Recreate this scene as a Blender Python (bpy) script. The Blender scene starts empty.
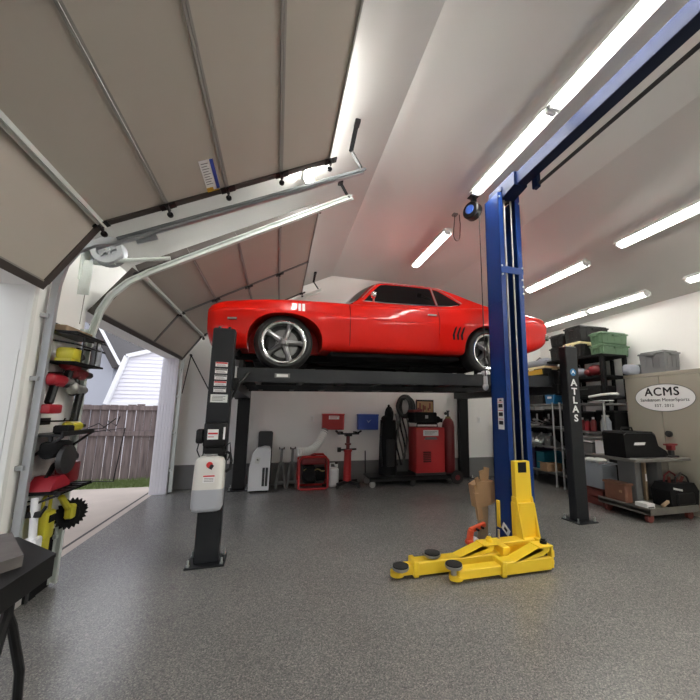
TUBE_E, EXPOSURE, SKY = 25.0, 0.98, 1.1
import bpy, bmesh, math, random
from mathutils import Vector, Matrix, Euler
random.seed(7)
PI = math.pi
scene = bpy.context.scene
COL = scene.collection

# ------------------------------------------------------------------ materials
MATS = {}
def pm(name, color, rough=0.5, metal=0.0, coat=0.0, var=0.0, vscale=6.0, bump=0.0, bscale=60.0,
       emit=None, estr=0.0, alpha=1.0, trans=0.0, spec=0.5):
    m = bpy.data.materials.new(name); m.use_nodes = True
    nt = m.node_tree; b = nt.nodes['Principled BSDF']
    c = (color[0], color[1], color[2], 1)
    b.inputs['Base Color'].default_value = c
    b.inputs['Roughness'].default_value = rough
    b.inputs['Metallic'].default_value = metal
    b.inputs['Coat Weight'].default_value = coat
    b.inputs['Coat Roughness'].default_value = 0.04
    b.inputs['Specular IOR Level'].default_value = spec
    if trans: b.inputs['Transmission Weight'].default_value = trans
    if alpha < 1: b.inputs['Alpha'].default_value = alpha
    if emit:
        b.inputs['Emission Color'].default_value = (*emit, 1); b.inputs['Emission Strength'].default_value = estr
    if var or bump:
        tc = nt.nodes.new('ShaderNodeTexCoord')
    if var:
        n = nt.nodes.new('ShaderNodeTexNoise'); n.inputs['Scale'].default_value = vscale; n.inputs['Detail'].default_value = 5
        nt.links.new(tc.outputs['Object'], n.inputs['Vector'])
        mx = nt.nodes.new('ShaderNodeMix'); mx.data_type = 'RGBA'
        mx.inputs[6].default_value = (*[max(0, k * (1 - var)) for k in color], 1)
        mx.inputs[7].default_value = (*[min(1, k * (1 + var)) for k in color], 1)
        nt.links.new(n.outputs['Fac'], mx.inputs[0]); nt.links.new(mx.outputs[2], b.inputs['Base Color'])
    if bump:
        n2 = nt.nodes.new('ShaderNodeTexNoise'); n2.inputs['Scale'].default_value = bscale
        nt.links.new(tc.outputs['Object'], n2.inputs['Vector'])
        bp = nt.nodes.new('ShaderNodeBump'); bp.inputs['Strength'].default_value = bump; bp.inputs['Distance'].default_value = 0.01
        nt.links.new(n2.outputs['Fac'], bp.inputs['Height']); nt.links.new(bp.outputs['Normal'], b.inputs['Normal'])
    MATS[name] = m
    return m

WALL = pm('white_wall_paint', (0.86, 0.855, 0.83), 0.6, var=0.03, vscale=1.5)
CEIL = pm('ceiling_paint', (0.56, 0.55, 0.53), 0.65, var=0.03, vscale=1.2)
CURB = pm('grey_curb_paint', (0.16, 0.16, 0.16), 0.5, var=0.12, vscale=3)
TRIM = pm('white_trim', (0.74, 0.75, 0.72), 0.5, var=0.04, vscale=3)
DOORB = pm('door_back_vinyl', (0.47, 0.435, 0.38), 0.55, var=0.05, vscale=2.0)
DKBROWN = pm('dark_door_edge', (0.055, 0.045, 0.04), 0.5)
GALV = pm('galvanised_steel', (0.55, 0.58, 0.57), 0.35, 0.85, var=0.1, vscale=12)
GALVW = pm('pale_galvanised_steel', (0.66, 0.70, 0.67), 0.45, 0.15, var=0.08, vscale=10)
BLK = pm('black_paint', (0.006, 0.006, 0.0065), 0.42, spec=0.35)
BLKM = pm('black_matt', (0.007, 0.007, 0.0075), 0.75, spec=0.2)
CHAR = pm('charcoal_powder_coat', (0.013, 0.0145, 0.017), 0.45, spec=0.35, var=0.08, vscale=5)
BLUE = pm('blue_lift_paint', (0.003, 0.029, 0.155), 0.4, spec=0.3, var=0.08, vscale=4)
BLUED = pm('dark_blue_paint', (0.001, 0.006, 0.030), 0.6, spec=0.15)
YEL = pm('yellow_lift_paint', (0.90, 0.62, 0.035), 0.38, var=0.07, vscale=6)
RUB = pm('black_rubber', (0.015, 0.015, 0.015), 0.8, bump=0.3, bscale=150)
TYRE = pm('tyre_rubber', (0.014, 0.014, 0.014), 0.65)
RED = pm('red_car_paint', (0.54, 0.006, 0.002), 0.36, coat=0.4, spec=0.12)
GLASS = pm('dark_tinted_glass', (0.003, 0.003, 0.0035), 0.04, spec=0.25)
CHROME = pm('chrome', (0.85, 0.85, 0.86), 0.08, 1.0)
RIMS = pm('polished_rim_lip', (0.82, 0.82, 0.83), 0.16, 1.0)
RIMG = pm('grey_rim_spoke', (0.20, 0.20, 0.20), 0.3, 0.85)
STEELD = pm('dark_steel', (0.05, 0.05, 0.05), 0.45, 0.6)
STEEL = pm('bare_steel', (0.42, 0.42, 0.41), 0.4, 0.8, var=0.15, vscale=20)
CABLE = pm('steel_cable', (0.35, 0.33, 0.30), 0.45, 0.6)
WHITE = pm('white_plastic', (0.82, 0.83, 0.84), 0.4)
WHITEP = pm('white_label', (0.85, 0.85, 0.84), 0.5)
TANK = pm('cream_tank_plastic', (0.74, 0.73, 0.68), 0.4)
TANKG = pm('oil_level_grey', (0.44, 0.46, 0.50), 0.4)
REDP = pm('red_paint', (0.42, 0.018, 0.02), 0.4)
REDT = pm('red_tool_plastic', (0.30, 0.010, 0.02), 0.45)
REDD = pm('dark_red_paint', (0.16, 0.012, 0.015), 0.4)
BLUP = pm('blue_box_paint', (0.03, 0.07, 0.35), 0.4)
TEAL = pm('teal_plastic', (0.01, 0.16, 0.22), 0.45)
BLUT = pm('blue_plastic', (0.02, 0.16, 0.36), 0.45)
PURP = pm('purple_plastic', (0.05, 0.03, 0.09), 0.5)
YELT = pm('yellow_tool_plastic', (0.50, 0.45, 0.03), 0.42)
AMBER = pm('amber_plastic', (0.55, 0.31, 0.02), 0.45)
PALEY = pm('pale_yellow_lid', (0.80, 0.70, 0.42), 0.45)
TOTEB = pm('black_tote_plastic', (0.013, 0.013, 0.013), 0.5, var=0.1)
TOTEG = pm('green_tote_plastic', (0.10, 0.18, 0.10), 0.5, var=0.06)
TOTEY = pm('grey_tote_plastic', (0.15, 0.152, 0.155), 0.5, var=0.06)
BEIGE = pm('beige_locker_paint', (0.32, 0.295, 0.24), 0.45, var=0.04, vscale=2)
GREYC = pm('grey_cloth', (0.33, 0.35, 0.40), 0.85, bump=0.4, bscale=40)
DGREY = pm('dark_grey_plastic', (0.035, 0.036, 0.038), 0.5)
MGREY = pm('mid_grey_paint', (0.15, 0.152, 0.148), 0.5, var=0.1)
CARD = pm('brown_cardboard', (0.38, 0.23, 0.12), 0.8, var=0.15, vscale=8)
TERRA = pm('terracotta_plastic', (0.20, 0.085, 0.05), 0.6, var=0.2, vscale=12)
ORANGE = pm('orange_red_paint', (0.72, 0.09, 0.03), 0.42)
WOOD = pm('weathered_wood', (0.30, 0.21, 0.13), 0.75, var=0.25, vscale=10)
CLEAR = pm('cloudy_clear_plastic', (0.55, 0.60, 0.65), 0.25, alpha=0.55)
SLATE = pm('grey_slate', (0.12, 0.11, 0.105), 0.8, var=0.3, vscale=9, bump=0.3, bscale=25)
SIDING = pm('white_siding', (0.78, 0.77, 0.82), 0.5, var=0.02)
SHINGLE = pm('dark_shingle', (0.06, 0.055, 0.055), 0.85, var=0.2, vscale=10)
GREYWALL = pm('grey_blue_wall', (0.38, 0.40, 0.45), 0.7)
LEAF = pm('pink_blossom', (0.62, 0.42, 0.44), 0.8, var=0.25, vscale=4)
BARK = pm('grey_bark', (0.16, 0.12, 0.10), 0.9)
BLUEDISC = pm('blue_disc', (0.04, 0.10, 0.40), 0.4)
INK = pm('black_ink', (0.01, 0.01, 0.012), 0.6)
REDINK = pm('red_ink', (0.55, 0.02, 0.02), 0.5)
BROWNRED = pm('brown_red_wood', (0.16, 0.035, 0.025), 0.6, var=0.2)
COPPER = pm('olive_brass', (0.30, 0.24, 0.10), 0.4, 0.5)
TUBE = pm('fluorescent_tube', (1, 1, 1), 0.5, emit=(1.0, 0.975, 0.92), estr=TUBE_E)

TUBE2 = pm('dim_fluorescent_tube', (1, 1, 1), 0.5, emit=(1.0, 0.97, 0.90), estr=TUBE_E*0.27)  # weaker emission, dimmed so the right wall is not overlit
TUBE3 = pm('boosted_fluorescent_tube', (1, 1, 1), 0.5, emit=(1.0, 0.985, 0.94), estr=TUBE_E*2.0)  # stronger emission, boosted to brighten the left slope over the doors

def floor_mat():
    m = bpy.data.materials.new('speckled_epoxy'); m.use_nodes = True; nt = m.node_tree
    b = nt.nodes['Principled BSDF']; tc = nt.nodes.new('ShaderNodeTexCoord')
    v = nt.nodes.new('ShaderNodeTexVoronoi'); v.inputs['Scale'].default_value = 170
    nt.links.new(tc.outputs['Object'], v.inputs['Vector'])
    r = nt.nodes.new('ShaderNodeValToRGB'); e = r.color_ramp.elements
    sp = nt.nodes.new('ShaderNodeSeparateColor'); nt.links.new(v.outputs['Color'], sp.inputs[0])
    e[0].position = 0.0; e[0].color = (0.105, 0.106, 0.105, 1)
    e[1].position = 1.0; e[1].color = (0.36, 0.345, 0.315, 1)
    for p, c in ((0.25, (0.155, 0.154, 0.15, 1)), (0.6, (0.197, 0.193, 0.184, 1)), (0.85, (0.262, 0.252, 0.234, 1))):
        x = e.new(p); x.color = c
    nt.links.new(sp.outputs[0], r.inputs['Fac'])
    n = nt.nodes.new('ShaderNodeTexNoise'); n.inputs['Scale'].default_value = 1.3; n.inputs['Detail'].default_value = 6
    nt.links.new(tc.outputs['Object'], n.inputs['Vector'])
    mx = nt.nodes.new('ShaderNodeMix'); mx.data_type = 'RGBA'; mx.blend_type = 'MULTIPLY'; mx.inputs[0].default_value = 0.35
    nt.links.new(r.outputs['Color'], mx.inputs[6]); nt.links.new(n.outputs['Fac'], mx.inputs[7])
    g = nt.nodes.new('ShaderNodeGamma'); g.inputs[1].default_value = 0.92
    nt.links.new(mx.outputs[2], g.inputs[0]); nt.links.new(g.outputs[0], b.inputs['Base Color'])
    mr = nt.nodes.new('ShaderNodeMapRange'); mr.inputs['To Min'].default_value = 0.16; mr.inputs['To Max'].default_value = 0.30
    nt.links.new(n.outputs['Fac'], mr.inputs['Value']); nt.links.new(mr.outputs[0], b.inputs['Roughness'])
    bp = nt.nodes.new('ShaderNodeBump'); bp.inputs['Strength'].default_value = 0.08; bp.inputs['Distance'].default_value = 0.004
    nt.links.new(sp.outputs[1], bp.inputs['Height']); nt.links.new(bp.outputs['Normal'], b.inputs['Normal'])
    return m
FLOOR = floor_mat()

def concrete_mat():
    m = pm('driveway_concrete', (0.46, 0.395, 0.345), 0.85, var=0.15, vscale=2.5, bump=0.3, bscale=80)
    return m
CONC = concrete_mat()

def plank_mat(name, c1, c2, axis, width):
    m = bpy.data.materials.new(name); m.use_nodes = True; nt = m.node_tree
    b = nt.nodes['Principled BSDF']; b.inputs['Roughness'].default_value = 0.85
    tc = nt.nodes.new('ShaderNodeTexCoord'); mp = nt.nodes.new('ShaderNodeMapping')
    mp.inputs['Scale'].default_value = (9, 9, 0.8) if axis == 'z' else (0.8, 9, 9)
    nt.links.new(tc.outputs['Object'], mp.inputs['Vector'])
    n = nt.nodes.new('ShaderNodeTexNoise'); n.inputs['Scale'].default_value = 3; n.inputs['Detail'].default_value = 8
    nt.links.new(mp.outputs[0], n.inputs['Vector'])
    r = nt.nodes.new('ShaderNodeValToRGB'); r.color_ramp.elements[0].position = 0.3; r.color_ramp.elements[1].position = 0.75
    r.color_ramp.elements[0].color = (*c1, 1); r.color_ramp.elements[1].color = (*c2, 1)
    nt.links.new(n.outputs['Fac'], r.inputs['Fac']); nt.links.new(r.outputs['Color'], b.inputs['Base Color'])
    return m
FENCE = plank_mat('weathered_fence_wood', (0.095, 0.072, 0.070), (0.23, 0.18, 0.17), 'z', 0.14)
GRASS = pm('grass_green', (0.12, 0.16, 0.05), 0.9, var=0.4, vscale=20)

# ------------------------------------------------------------------ mesh builder
def _frame(d):
    d = Vector(d).normalized()
    a = Vector((0, 0, 1)) if abs(d.z) < 0.9 else Vector((1, 0, 0))
    u = d.cross(a).normalized(); return d, u, d.cross(u).normalized()

class B:
    def __init__(self): self.v = []; self.f = []; self.mi = []; self.cur = 0
    def mat(self, i): self.cur = i; return self
    def add(self, vs, fs, M=None):
        o = len(self.v)
        for p in vs:
            p = Vector(p)
            if M is not None: p = M @ p
            self.v.append(tuple(p))
        for f in fs: self.f.append(tuple(i + o for i in f)); self.mi.append(self.cur)
        return self
    def frombm(self, bm, M=None):
        bm.verts.index_update()
        self.add([v.co.copy() for v in bm.verts], [[v.index for v in f.verts] for f in bm.faces], M); bm.free(); return self
    def box(self, x0, x1, y0, y1, z0, z1, bev=0.0, M=None, seg=1):
        bm = bmesh.new(); bmesh.ops.create_cube(bm, size=1)
        for v in bm.verts: v.co = Vector(((x0+x1)/2 + v.co.x*abs(x1-x0), (y0+y1)/2 + v.co.y*abs(y1-y0), (z0+z1)/2 + v.co.z*abs(z1-z0)))
        if bev > 0:
            bev = min(bev, 0.45*min(abs(x1-x0), abs(y1-y0), abs(z1-z0)))
            bmesh.ops.bevel(bm, geom=list(bm.edges), offset=bev, segments=seg, affect='EDGES', profile=0.5)
        return self.frombm(bm, M)
    def obox(self, c, size, rot=(0, 0, 0), bev=0.0, seg=1):
        M = Matrix.Translation(Vector(c)) @ Euler(rot).to_matrix().to_4x4()
        x, y, z = size
        return self.box(-x/2, x/2, -y/2, y/2, -z/2, z/2, bev, M, seg)
    def bar(self, p0, p1, w, h, up=(0, 0, 1), bev=0.0):
        p0, p1 = Vector(p0), Vector(p1); d = (p1-p0); L = d.length; d.normalize()
        up = Vector(up); s = d.cross(up)
        if s.length < 1e-4: s = d.cross(Vector((1, 0, 0)))
        s.normalize(); u = s.cross(d)
        M = Matrix((( d.x, s.x, u.x, p0.x), (d.y, s.y, u.y, p0.y), (d.z, s.z, u.z, p0.z), (0, 0, 0, 1)))
        return self.box(0, L, -w/2, w/2, -h/2, h/2, bev, M)
    def cyl(self, p0, p1, r0, r1=None, seg=16, caps=True):
        r1 = r0 if r1 is None else r1
        p0, p1 = Vector(p0), Vector(p1); d, u, w = _frame(p1-p0)
        vs = []; fs = []
        for p, r in ((p0, r0), (p1, r1)):
            for k in range(seg):
                a = 2*PI*k/seg; vs.append(p + (u*math.cos(a) + w*math.sin(a))*r)
        for k in range(seg): fs.append((k, (k+1) % seg, seg+(k+1) % seg, seg+k))
        if caps: fs.append(tuple(range(seg))[::-1]); fs.append(tuple(range(seg, 2*seg)))
        return self.add(vs, fs)
    def tube(self, pts, r, seg=8, closed=False):
        pts = [Vector(p) for p in pts]; n = len(pts); vs = []; fs = []; pu = None
        for i, p in enumerate(pts):
            a = pts[(i-1) % n] if (closed or i > 0) else p; b = pts[(i+1) % n] if (closed or i < n-1) else p
            d = (b-a).normalized()
            if pu is None: d, u, w = _frame(d)
            else:
                u = (pu - d*pu.dot(d)).normalized(); w = d.cross(u)
            pu = u; rr = r[i] if isinstance(r, (list, tuple)) else r
            for k in range(seg):
                t = 2*PI*k/seg; vs.append(p + (u*math.cos(t)+w*math.sin(t))*rr)
        m = n if closed else n-1
        for i in range(m):
            for k in range(seg):
                j = (i+1) % n
                fs.append((i*seg+k, i*seg+(k+1) % seg, j*seg+(k+1) % seg, j*seg+k))
        if not closed: fs.append(tuple(range(seg))[::-1]); fs.append(tuple(range((n-1)*seg, n*seg)))
        return self.add(vs, fs)
    def lathe(self, prof, org=(0, 0, 0), axis=(0, 0, 1), seg=32, closed=False):
        d, u, w = _frame(axis); org = Vector(org); vs = []; fs = []; n = len(prof)
        for r, h in prof:
            for k in range(seg):
                t = 2*PI*k/seg; vs.append(org + d*h + (u*math.cos(t)+w*math.sin(t))*max(r, 1e-5))
        for i in range(n if closed else n-1):
            for k in range(seg):
                j = (i+1) % n
                fs.append((i*seg+k, i*seg+(k+1) % seg, j*seg+(k+1) % seg, j*seg+k))
        return self.add(vs, fs)
    def prism(self, poly, d0, d1, f=None, plane='xz'):
        # poly 2-D, extruded along the remaining axis from d0 to d1
        def mk(a, b, d):
            return {'xz': (a, d, b), 'xy': (a, b, d), 'yz': (d, a, b)}[plane]
        n = len(poly)
        vs = [mk(a, b, d0) for a, b in poly] + [mk(a, b, d1) for a, b in poly]
        fs = [tuple(range(n))[::-1], tuple(range(n, 2*n))] + [(i, (i+1) % n, n+(i+1) % n, n+i) for i in range(n)]
        return self.add(vs, fs, f)
    def ell(self, c, r, seg=16, M=None):
        bm = bmesh.new(); bmesh.ops.create_uvsphere(bm, u_segments=seg, v_segments=max(6, seg//2), radius=1)
        for v in bm.verts: v.co = Vector((c[0]+v.co.x*r[0], c[1]+v.co.y*r[1], c[2]+v.co.z*r[2]))
        return self.frombm(bm, M)
    def quad(self, a, b, c, d): return self.add([a, b, c, d], [(0, 1, 2, 3)])
    def text(self, s, size, M, depth=0.002, bold=0.0, align='CENTER', spacing=1.0):
        cu = bpy.data.curves.new('t', 'FONT'); cu.body = s; cu.size = size; cu.extrude = depth; cu.align_x = align; cu.align_y = 'CENTER'
        cu.offset = bold; cu.space_character = spacing; cu.resolution_u = 3
        o = bpy.data.objects.new('t', cu); COL.objects.link(o); bpy.context.view_layer.update()
        me = bpy.data.meshes.new_from_object(o.evaluated_get(bpy.context.evaluated_depsgraph_get()))
        self.add([v.co.copy() for v in me.vertices], [list(p.vertices) for p in me.polygons], M)
        bpy.data.objects.remove(o); bpy.data.curves.remove(cu); bpy.data.meshes.remove(me); return self
    def mesh(self, name, mats, Minv=None, sharp=35):
        me = bpy.data.meshes.new(name)
        vs = [Minv @ Vector(p) for p in self.v] if Minv is not None else self.v
        me.from_pydata([tuple(p) for p in vs], [], self.f)
        for m in (mats if isinstance(mats, (list, tuple)) else [mats]): me.materials.append(m)
        for p, i in zip(me.polygons, self.mi): p.material_index = i
        bm = bmesh.new(); bm.from_mesh(me); bmesh.ops.recalc_face_normals(bm, faces=bm.faces); bm.to_mesh(me); bm.free()
        if sharp:
            for p in me.polygons: p.use_smooth = True
            me.set_sharp_from_angle(angle=math.radians(sharp))
        return me

WM = {}   # world matrix of every root and part, by object
def _props(o, label=None, cat=None, group=None, kind=None):
    if label: o['label'] = label
    if cat: o['category'] = cat
    if group: o['group'] = group
    if kind: o['kind'] = kind
def thing(name, label, cat, loc=(0, 0, 0), rz=0.0, group=None, kind=None, rot=None):
    o = bpy.data.objects.new(name, None); COL.objects.link(o); o.empty_display_size = 0.1
    o.location = loc; o.rotation_euler = rot or (0, 0, rz)
    WM[o] = Matrix.Translation(Vector(loc)) @ Euler(rot or (0, 0, rz)).to_matrix().to_4x4()
    _props(o, label, cat, group, kind); return o
def part(name, b, mats, parent, label=None, local=False, sharp=35, kind=None):
    M = None if local else WM[parent].inverted()
    o = bpy.data.objects.new(name, b.mesh(name, mats, M, sharp)); COL.objects.link(o)
    o.parent = parent; WM[o] = WM[parent]; _props(o, label, kind=kind); return o
def single(name, b, mats, label, cat, loc=(0, 0, 0), group=None, kind=None, sharp=35):
    o = bpy.data.objects.new(name, b.mesh(name, mats, Matrix.Translation(-Vector(loc)), sharp)); COL.objects.link(o)
    o.location = loc; WM[o] = Matrix.Translation(Vector(loc)); _props(o, label, cat, group, kind); return o
def struct(name, b, mats, label=None, sharp=30, cat=None):
    o = single(name, b, mats, label, cat, kind='structure', sharp=sharp); return o
def dup(root, loc, rz=None, label=None, scale=None):
    r = root.copy(); COL.objects.link(r); r.location = loc
    if rz is not None: r.rotation_euler = (0, 0, rz)
    if scale: r.scale = scale
    if label: r['label'] = label
    def kids(src, dst):
        for ch in [c for c in bpy.data.objects if c.parent is src]:
            c = ch.copy(); COL.objects.link(c); c.parent = dst; kids(ch, c)
    kids(root, r)
    WM[r] = Matrix.Translation(Vector(loc)) @ Euler(tuple(r.rotation_euler)).to_matrix().to_4x4()
    return r
def cr(pts, x):
    """Catmull-Rom style interpolation of (x, value) pairs"""
    n = len(pts)
    if x <= pts[0][0]: return pts[0][1]
    if x >= pts[-1][0]: return pts[-1][1]
    for i in range(n-1):
        if pts[i][0] <= x <= pts[i+1][0]: break
    x0, y0 = pts[i]; x1, y1 = pts[i+1]
    def slope(k):
        a = pts[max(k-1, 0)]; b = pts[min(k+1, n-1)]; return (b[1]-a[1])/(b[0]-a[0])
    h = x1-x0; t = (x-x0)/h; m0 = slope(i)*h; m1 = slope(i+1)*h
    return (2*t**3-3*t**2+1)*y0 + (t**3-2*t**2+t)*m0 + (-2*t**3+3*t**2)*y1 + (t**3-t**2)*m1
# ------------------------------------------------------------------ camera
cam = bpy.data.cameras.new('camera'); co = bpy.data.objects.new('camera', cam); COL.objects.link(co); scene.camera = co
cam.sensor_fit = 'HORIZONTAL'; cam.sensor_width = 36; cam.lens = 340/700*36
cam.shift_x = -(375.735-350)/700; cam.shift_y = (359.575-350)/700
cam.clip_start = 0.02; cam.clip_end = 200
RM = Matrix(((0.9612052591935131, -0.2754571042639355, 0.014416428450169638),
             (-0.05448847897197202, -0.13838275342402323, 0.9888787687143996),
             (-0.2703986970346796, -0.9513010024515445, -0.14802346900621602))).transposed()
co.matrix_world = Matrix.Translation((0, 0, 1.38)) @ RM.to_4x4()
scene.view_settings.view_transform = 'Standard'; scene.view_settings.look = 'None'
scene.view_settings.gamma = 1.0; scene.view_settings.use_curve_mapping = False
scene.view_settings.exposure = EXPOSURE
scene.cycles.use_denoising = True
scene.cycles.max_bounces = 10; scene.cycles.diffuse_bounces = 6
scene.cycles.sample_clamp_indirect = 6.0

# ------------------------------------------------------------------ sky
w = bpy.data.worlds.new('overcast_sky'); scene.world = w; w.use_nodes = True
bg = w.node_tree.nodes['Background']
tcw = w.node_tree.nodes.new('ShaderNodeTexCoord'); nzw = w.node_tree.nodes.new('ShaderNodeTexNoise'); nzw.inputs['Scale'].default_value = 2.5
w.node_tree.links.new(tcw.outputs['Generated'], nzw.inputs['Vector'])
rw = w.node_tree.nodes.new('ShaderNodeValToRGB')
rw.color_ramp.elements[0].position = 0.3; rw.color_ramp.elements[0].color = (0.82, 0.86, 0.98, 1)
rw.color_ramp.elements[1].position = 0.7; rw.color_ramp.elements[1].color = (0.95, 0.96, 1.0, 1)
w.node_tree.links.new(nzw.outputs['Fac'], rw.inputs['Fac']); w.node_tree.links.new(rw.outputs['Color'], bg.inputs['Color'])
bg.inputs['Strength'].default_value = SKY

# ------------------------------------------------------------------ room
XL, XO, XR, YB, YF = -1.65, -1.86, 6.10, 6.76, -6.5
SL, SR, ZC = 0.51, 0.33, 4.149
CX0, CX1 = 0.95, 3.40
def ceil_z(x): return ZC - SL*(CX0-x) if x < CX0 else (ZC if x < CX1 else ZC - SR*(x-CX1))
ZL, ZR = ceil_z(XL), ceil_z(XR)
struct('floor', B().box(XO+0.02, XR+0.2, YF-0.2, YB+0.2, -0.12, 0.0), FLOOR, 'glossy grey speckled epoxy garage floor')
gab = [(XO, 0), (XO, ceil_z(XO)), (CX0, ZC), (CX1, ZC), (XR+0.2, ceil_z(XR+0.2)), (XR+0.2, 0)]
struct('wall_back', B().prism(gab, YB, YB+0.2), WALL, 'white painted back wall behind the lifted car')
struct('wall_front', B().prism(gab, YF-0.2, YF), WALL)
struct('wall_right', B().box(XR, XR+0.2, YF, YB, 0, ZR), WALL, 'white right wall above the lockers and totes')
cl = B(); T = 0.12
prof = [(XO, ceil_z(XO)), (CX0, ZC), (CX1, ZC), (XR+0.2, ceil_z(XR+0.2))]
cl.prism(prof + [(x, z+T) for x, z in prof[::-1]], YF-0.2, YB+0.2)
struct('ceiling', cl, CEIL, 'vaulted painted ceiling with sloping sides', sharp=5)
# left wall with two big openings
D2a, D2b, D1a, D1b, ZH = 3.47, 6.44, -0.25, 2.85, 2.2
wl = B()
zt = ceil_z(XO)+0.05
wl.box(XO, XL, YF, D1a, 0, ZH); wl.box(XO, XL, D1b, D2a, 0, ZH); wl.box(XO, XL, D2b, YB, 0, ZH)
wl.prism([(XO, ZH), (XL, ZH), (XL, ZL+0.02), (XO, ceil_z(XO)+0.02)], YF, YB)
struct('wall_left', wl, WALL, 'white wall with the two garage door openings')
struct('trim_1', B().box(XO-0.03, XL+0.004, D1b-0.028, D1b-0.002, 0, ZH).box(XL-0.03, XL+0.004, D1b-0.04, D1b-0.028, 0, ZH, 0.003)
       .box(XL-0.055, XL-0.035, D1b-0.036, D1b-0.028, 0.9, 1.75), TRIM, 'pale wooden jamb of the near garage opening')
jb = B().box(XO-0.03, XL+0.003, D2b-0.03, D2b-0.001, 0, ZH)
for k in range(5): jb.box(XO-0.025+k*0.045, XO+0.012+k*0.045, D2b-0.036, D2b-0.03, 0, ZH, 0.003)
struct('trim_2', jb, SIDING, 'white far jamb of the far garage opening')
struct('baseboard_back', B().box(XL, XR, YB-0.025, YB, 0, 0.40, 0.006), CURB, 'dark grey painted curb along the back wall')
struct('baseboard_left', B().box(XL, XL+0.02, D2b+0.03, YB-0.026, 0, 0.40, 0.006), CURB)
struct('baseboard_right', B().box(XR-0.02, XR, YF, YB-0.026, 0, 0.40, 0.006), CURB)
# drywall seam lines on the ceiling creases are the creases themselves

# ------------------------------------------------------------------ outside
struct('ground', B().box(-30, XO+0.02, -20, 40, -0.3, -0.06), CONC, 'pale concrete driveway outside the doors')
dr = B()
dr.box(-9, XO+0.02, -8, 7.2, -0.06, -0.025, 0.01)
struct('driveway', dr, CONC, 'pale concrete apron at the garage doors')
# expansion joint in the concrete
struct('trim_3', B().box(XO-0.13, XO-0.10, -8, 7.2, -0.03, -0.0235), SHINGLE, 'dark expansion joint in the concrete apron')
gr = B()
for i in range(5200):
    x = random.uniform(-5.5, -1.9); y = random.uniform(7.2, 7.96); h = random.uniform(0.03, 0.075); a = random.uniform(0, PI)
    dx, dy = math.cos(a)*0.006, math.sin(a)*0.006; lx, ly = random.uniform(-.02, .02), random.uniform(-.02, .02)
    gr.add([(x-dx, y-dy, -0.03), (x+dx, y+dy, -0.03), (x+lx, y+ly, h-0.03)], [(0, 1, 2)])
gr.box(-6, -1.9, 7.2, 7.985, -0.06, -0.03)
single('grass', gr, GRASS, 'strip of green grass along the foot of the wooden fence', 'grass', (-3.5, 7.6, -0.06), kind='stuff', sharp=0)
# wooden fence
fr = thing('wooden_fence', 'weathered grey brown wooden privacy fence seen through the far door', 'fence', (-2.3, 8.05, -0.06))
fb = B(); x = -2.32; k = 0
while x > -7.0:
    wd = random.uniform(0.13, 0.15); top = 1.42 + random.uniform(-0.02, 0.02)
    fb.box(x-wd, x, 8.06+0.006*(k % 2), 8.085+0.006*(k % 2), -0.04, top, 0.004); x -= wd+random.uniform(0.003, 0.018); k += 1
part('boards', fb, FENCE, fr)
for zr in (0.85, 1.36): part('rail', B().box(-7.0, -2.3, 8.015, 8.058, zr-0.045, zr+0.045, 0.004), FENCE, fr)
part('post', B().box(-2.36, -2.25, 7.99, 8.10, -0.06, 1.47, 0.01).box(-2.34, -2.27, 8.01, 8.08, 1.47, 1.54, 0.02), FENCE, fr)
# white gambrel shed beyond the fence
sh = thing('shed', 'white lap sided shed with a barn shaped gable beyond the fence', 'shed', (-2.6, 10.0, -0.06))
gp = [(-4.02, 0), (-4.02, 1.50), (-3.72, 2.62), (-2.5, 3.02), (-1.28, 2.62), (-0.98, 1.5), (-0.98, 0)]
part('wall', B().prism([(a, b-0.06 if b == 0 else b) for a, b in gp], 10.03, 13.0), SIDING, sh)
sd = B(); z = 0.1
while z < 2.9:
    def xat(zz):
        if zz < 1.5: return -4.02
        if zz < 2.62: return -4.02 + (zz-1.5)*0.30/1.12
        return -3.72 + (zz-2.62)*1.22/0.40
    a0, a1 = xat(z), xat(z+0.1)
    sd.add([(a0, 10.0, z), (-5.0-a0, 10.0, z), (-5.0-a1, 10.025, z+0.1), (a1, 10.025, z+0.1), (a0, 10.03, z), (-5.0-a0, 10.03, z)], [(0, 1, 2, 3), (4, 5, 1, 0)]); z += 0.1
part('siding', sd, SIDING, sh, sharp=0)
rk = B()
pr = [(-4.07, 1.44), (-3.745, 2.655), (-2.5, 3.065), (-1.255, 2.655), (-0.93, 1.44)]
for a, b in zip(pr[:-1], pr[1:]): rk.bar((a[0], 9.95, a[1]), (b[0], 9.95, b[1]), 0.10, 0.09)
rk.box(-4.05, -0.95, 9.975, 10.0, 1.40, 1.50)
part('rake_trim', rk, WHITE, sh)
rf = B()
for a, b in zip(pr[:-1], pr[1:]):
    rf.add([(a[0], 9.94, a[1]), (b[0], 9.94, b[1]), (b[0], 13.1, b[1]), (a[0], 13.1, a[1]), (a[0], 9.94, a[1]+.05), (b[0], 9.94, b[1]+.05), (b[0], 13.1, b[1]+.05), (a[0], 13.1, a[1]+.05)],
           [(0, 1, 2, 3), (4, 5, 6, 7), (0, 1, 5, 4), (2, 3, 7, 6), (0, 3, 7, 4), (1, 2, 6, 5)])
part('roof', rf, GREYC, sh)
# neighbouring house, dark roof
hs = thing('house', 'grey blue neighbouring house with a steep dark roof edge', 'house', (-7.5, 12.0, -0.06))
part('wall', B().prism([(-10.5, -0.06), (-4.95, -0.06), (-4.95, 2.9), (-6.3, 5.0), (-10.5, 5.0)], 12.3, 18), GREYWALL, hs)
part('roof', B().prism([(-4.62, 2.62), (-6.1, 5.2), (-6.35, 5.2), (-4.82, 2.52)], 11.9, 18.3), SHINGLE, hs)
part('fascia', B().prism([(-4.58, 2.62), (-6.06, 5.2), (-6.14, 5.2), (-4.66, 2.62)], 11.86, 11.9), WHITE, hs)
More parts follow.
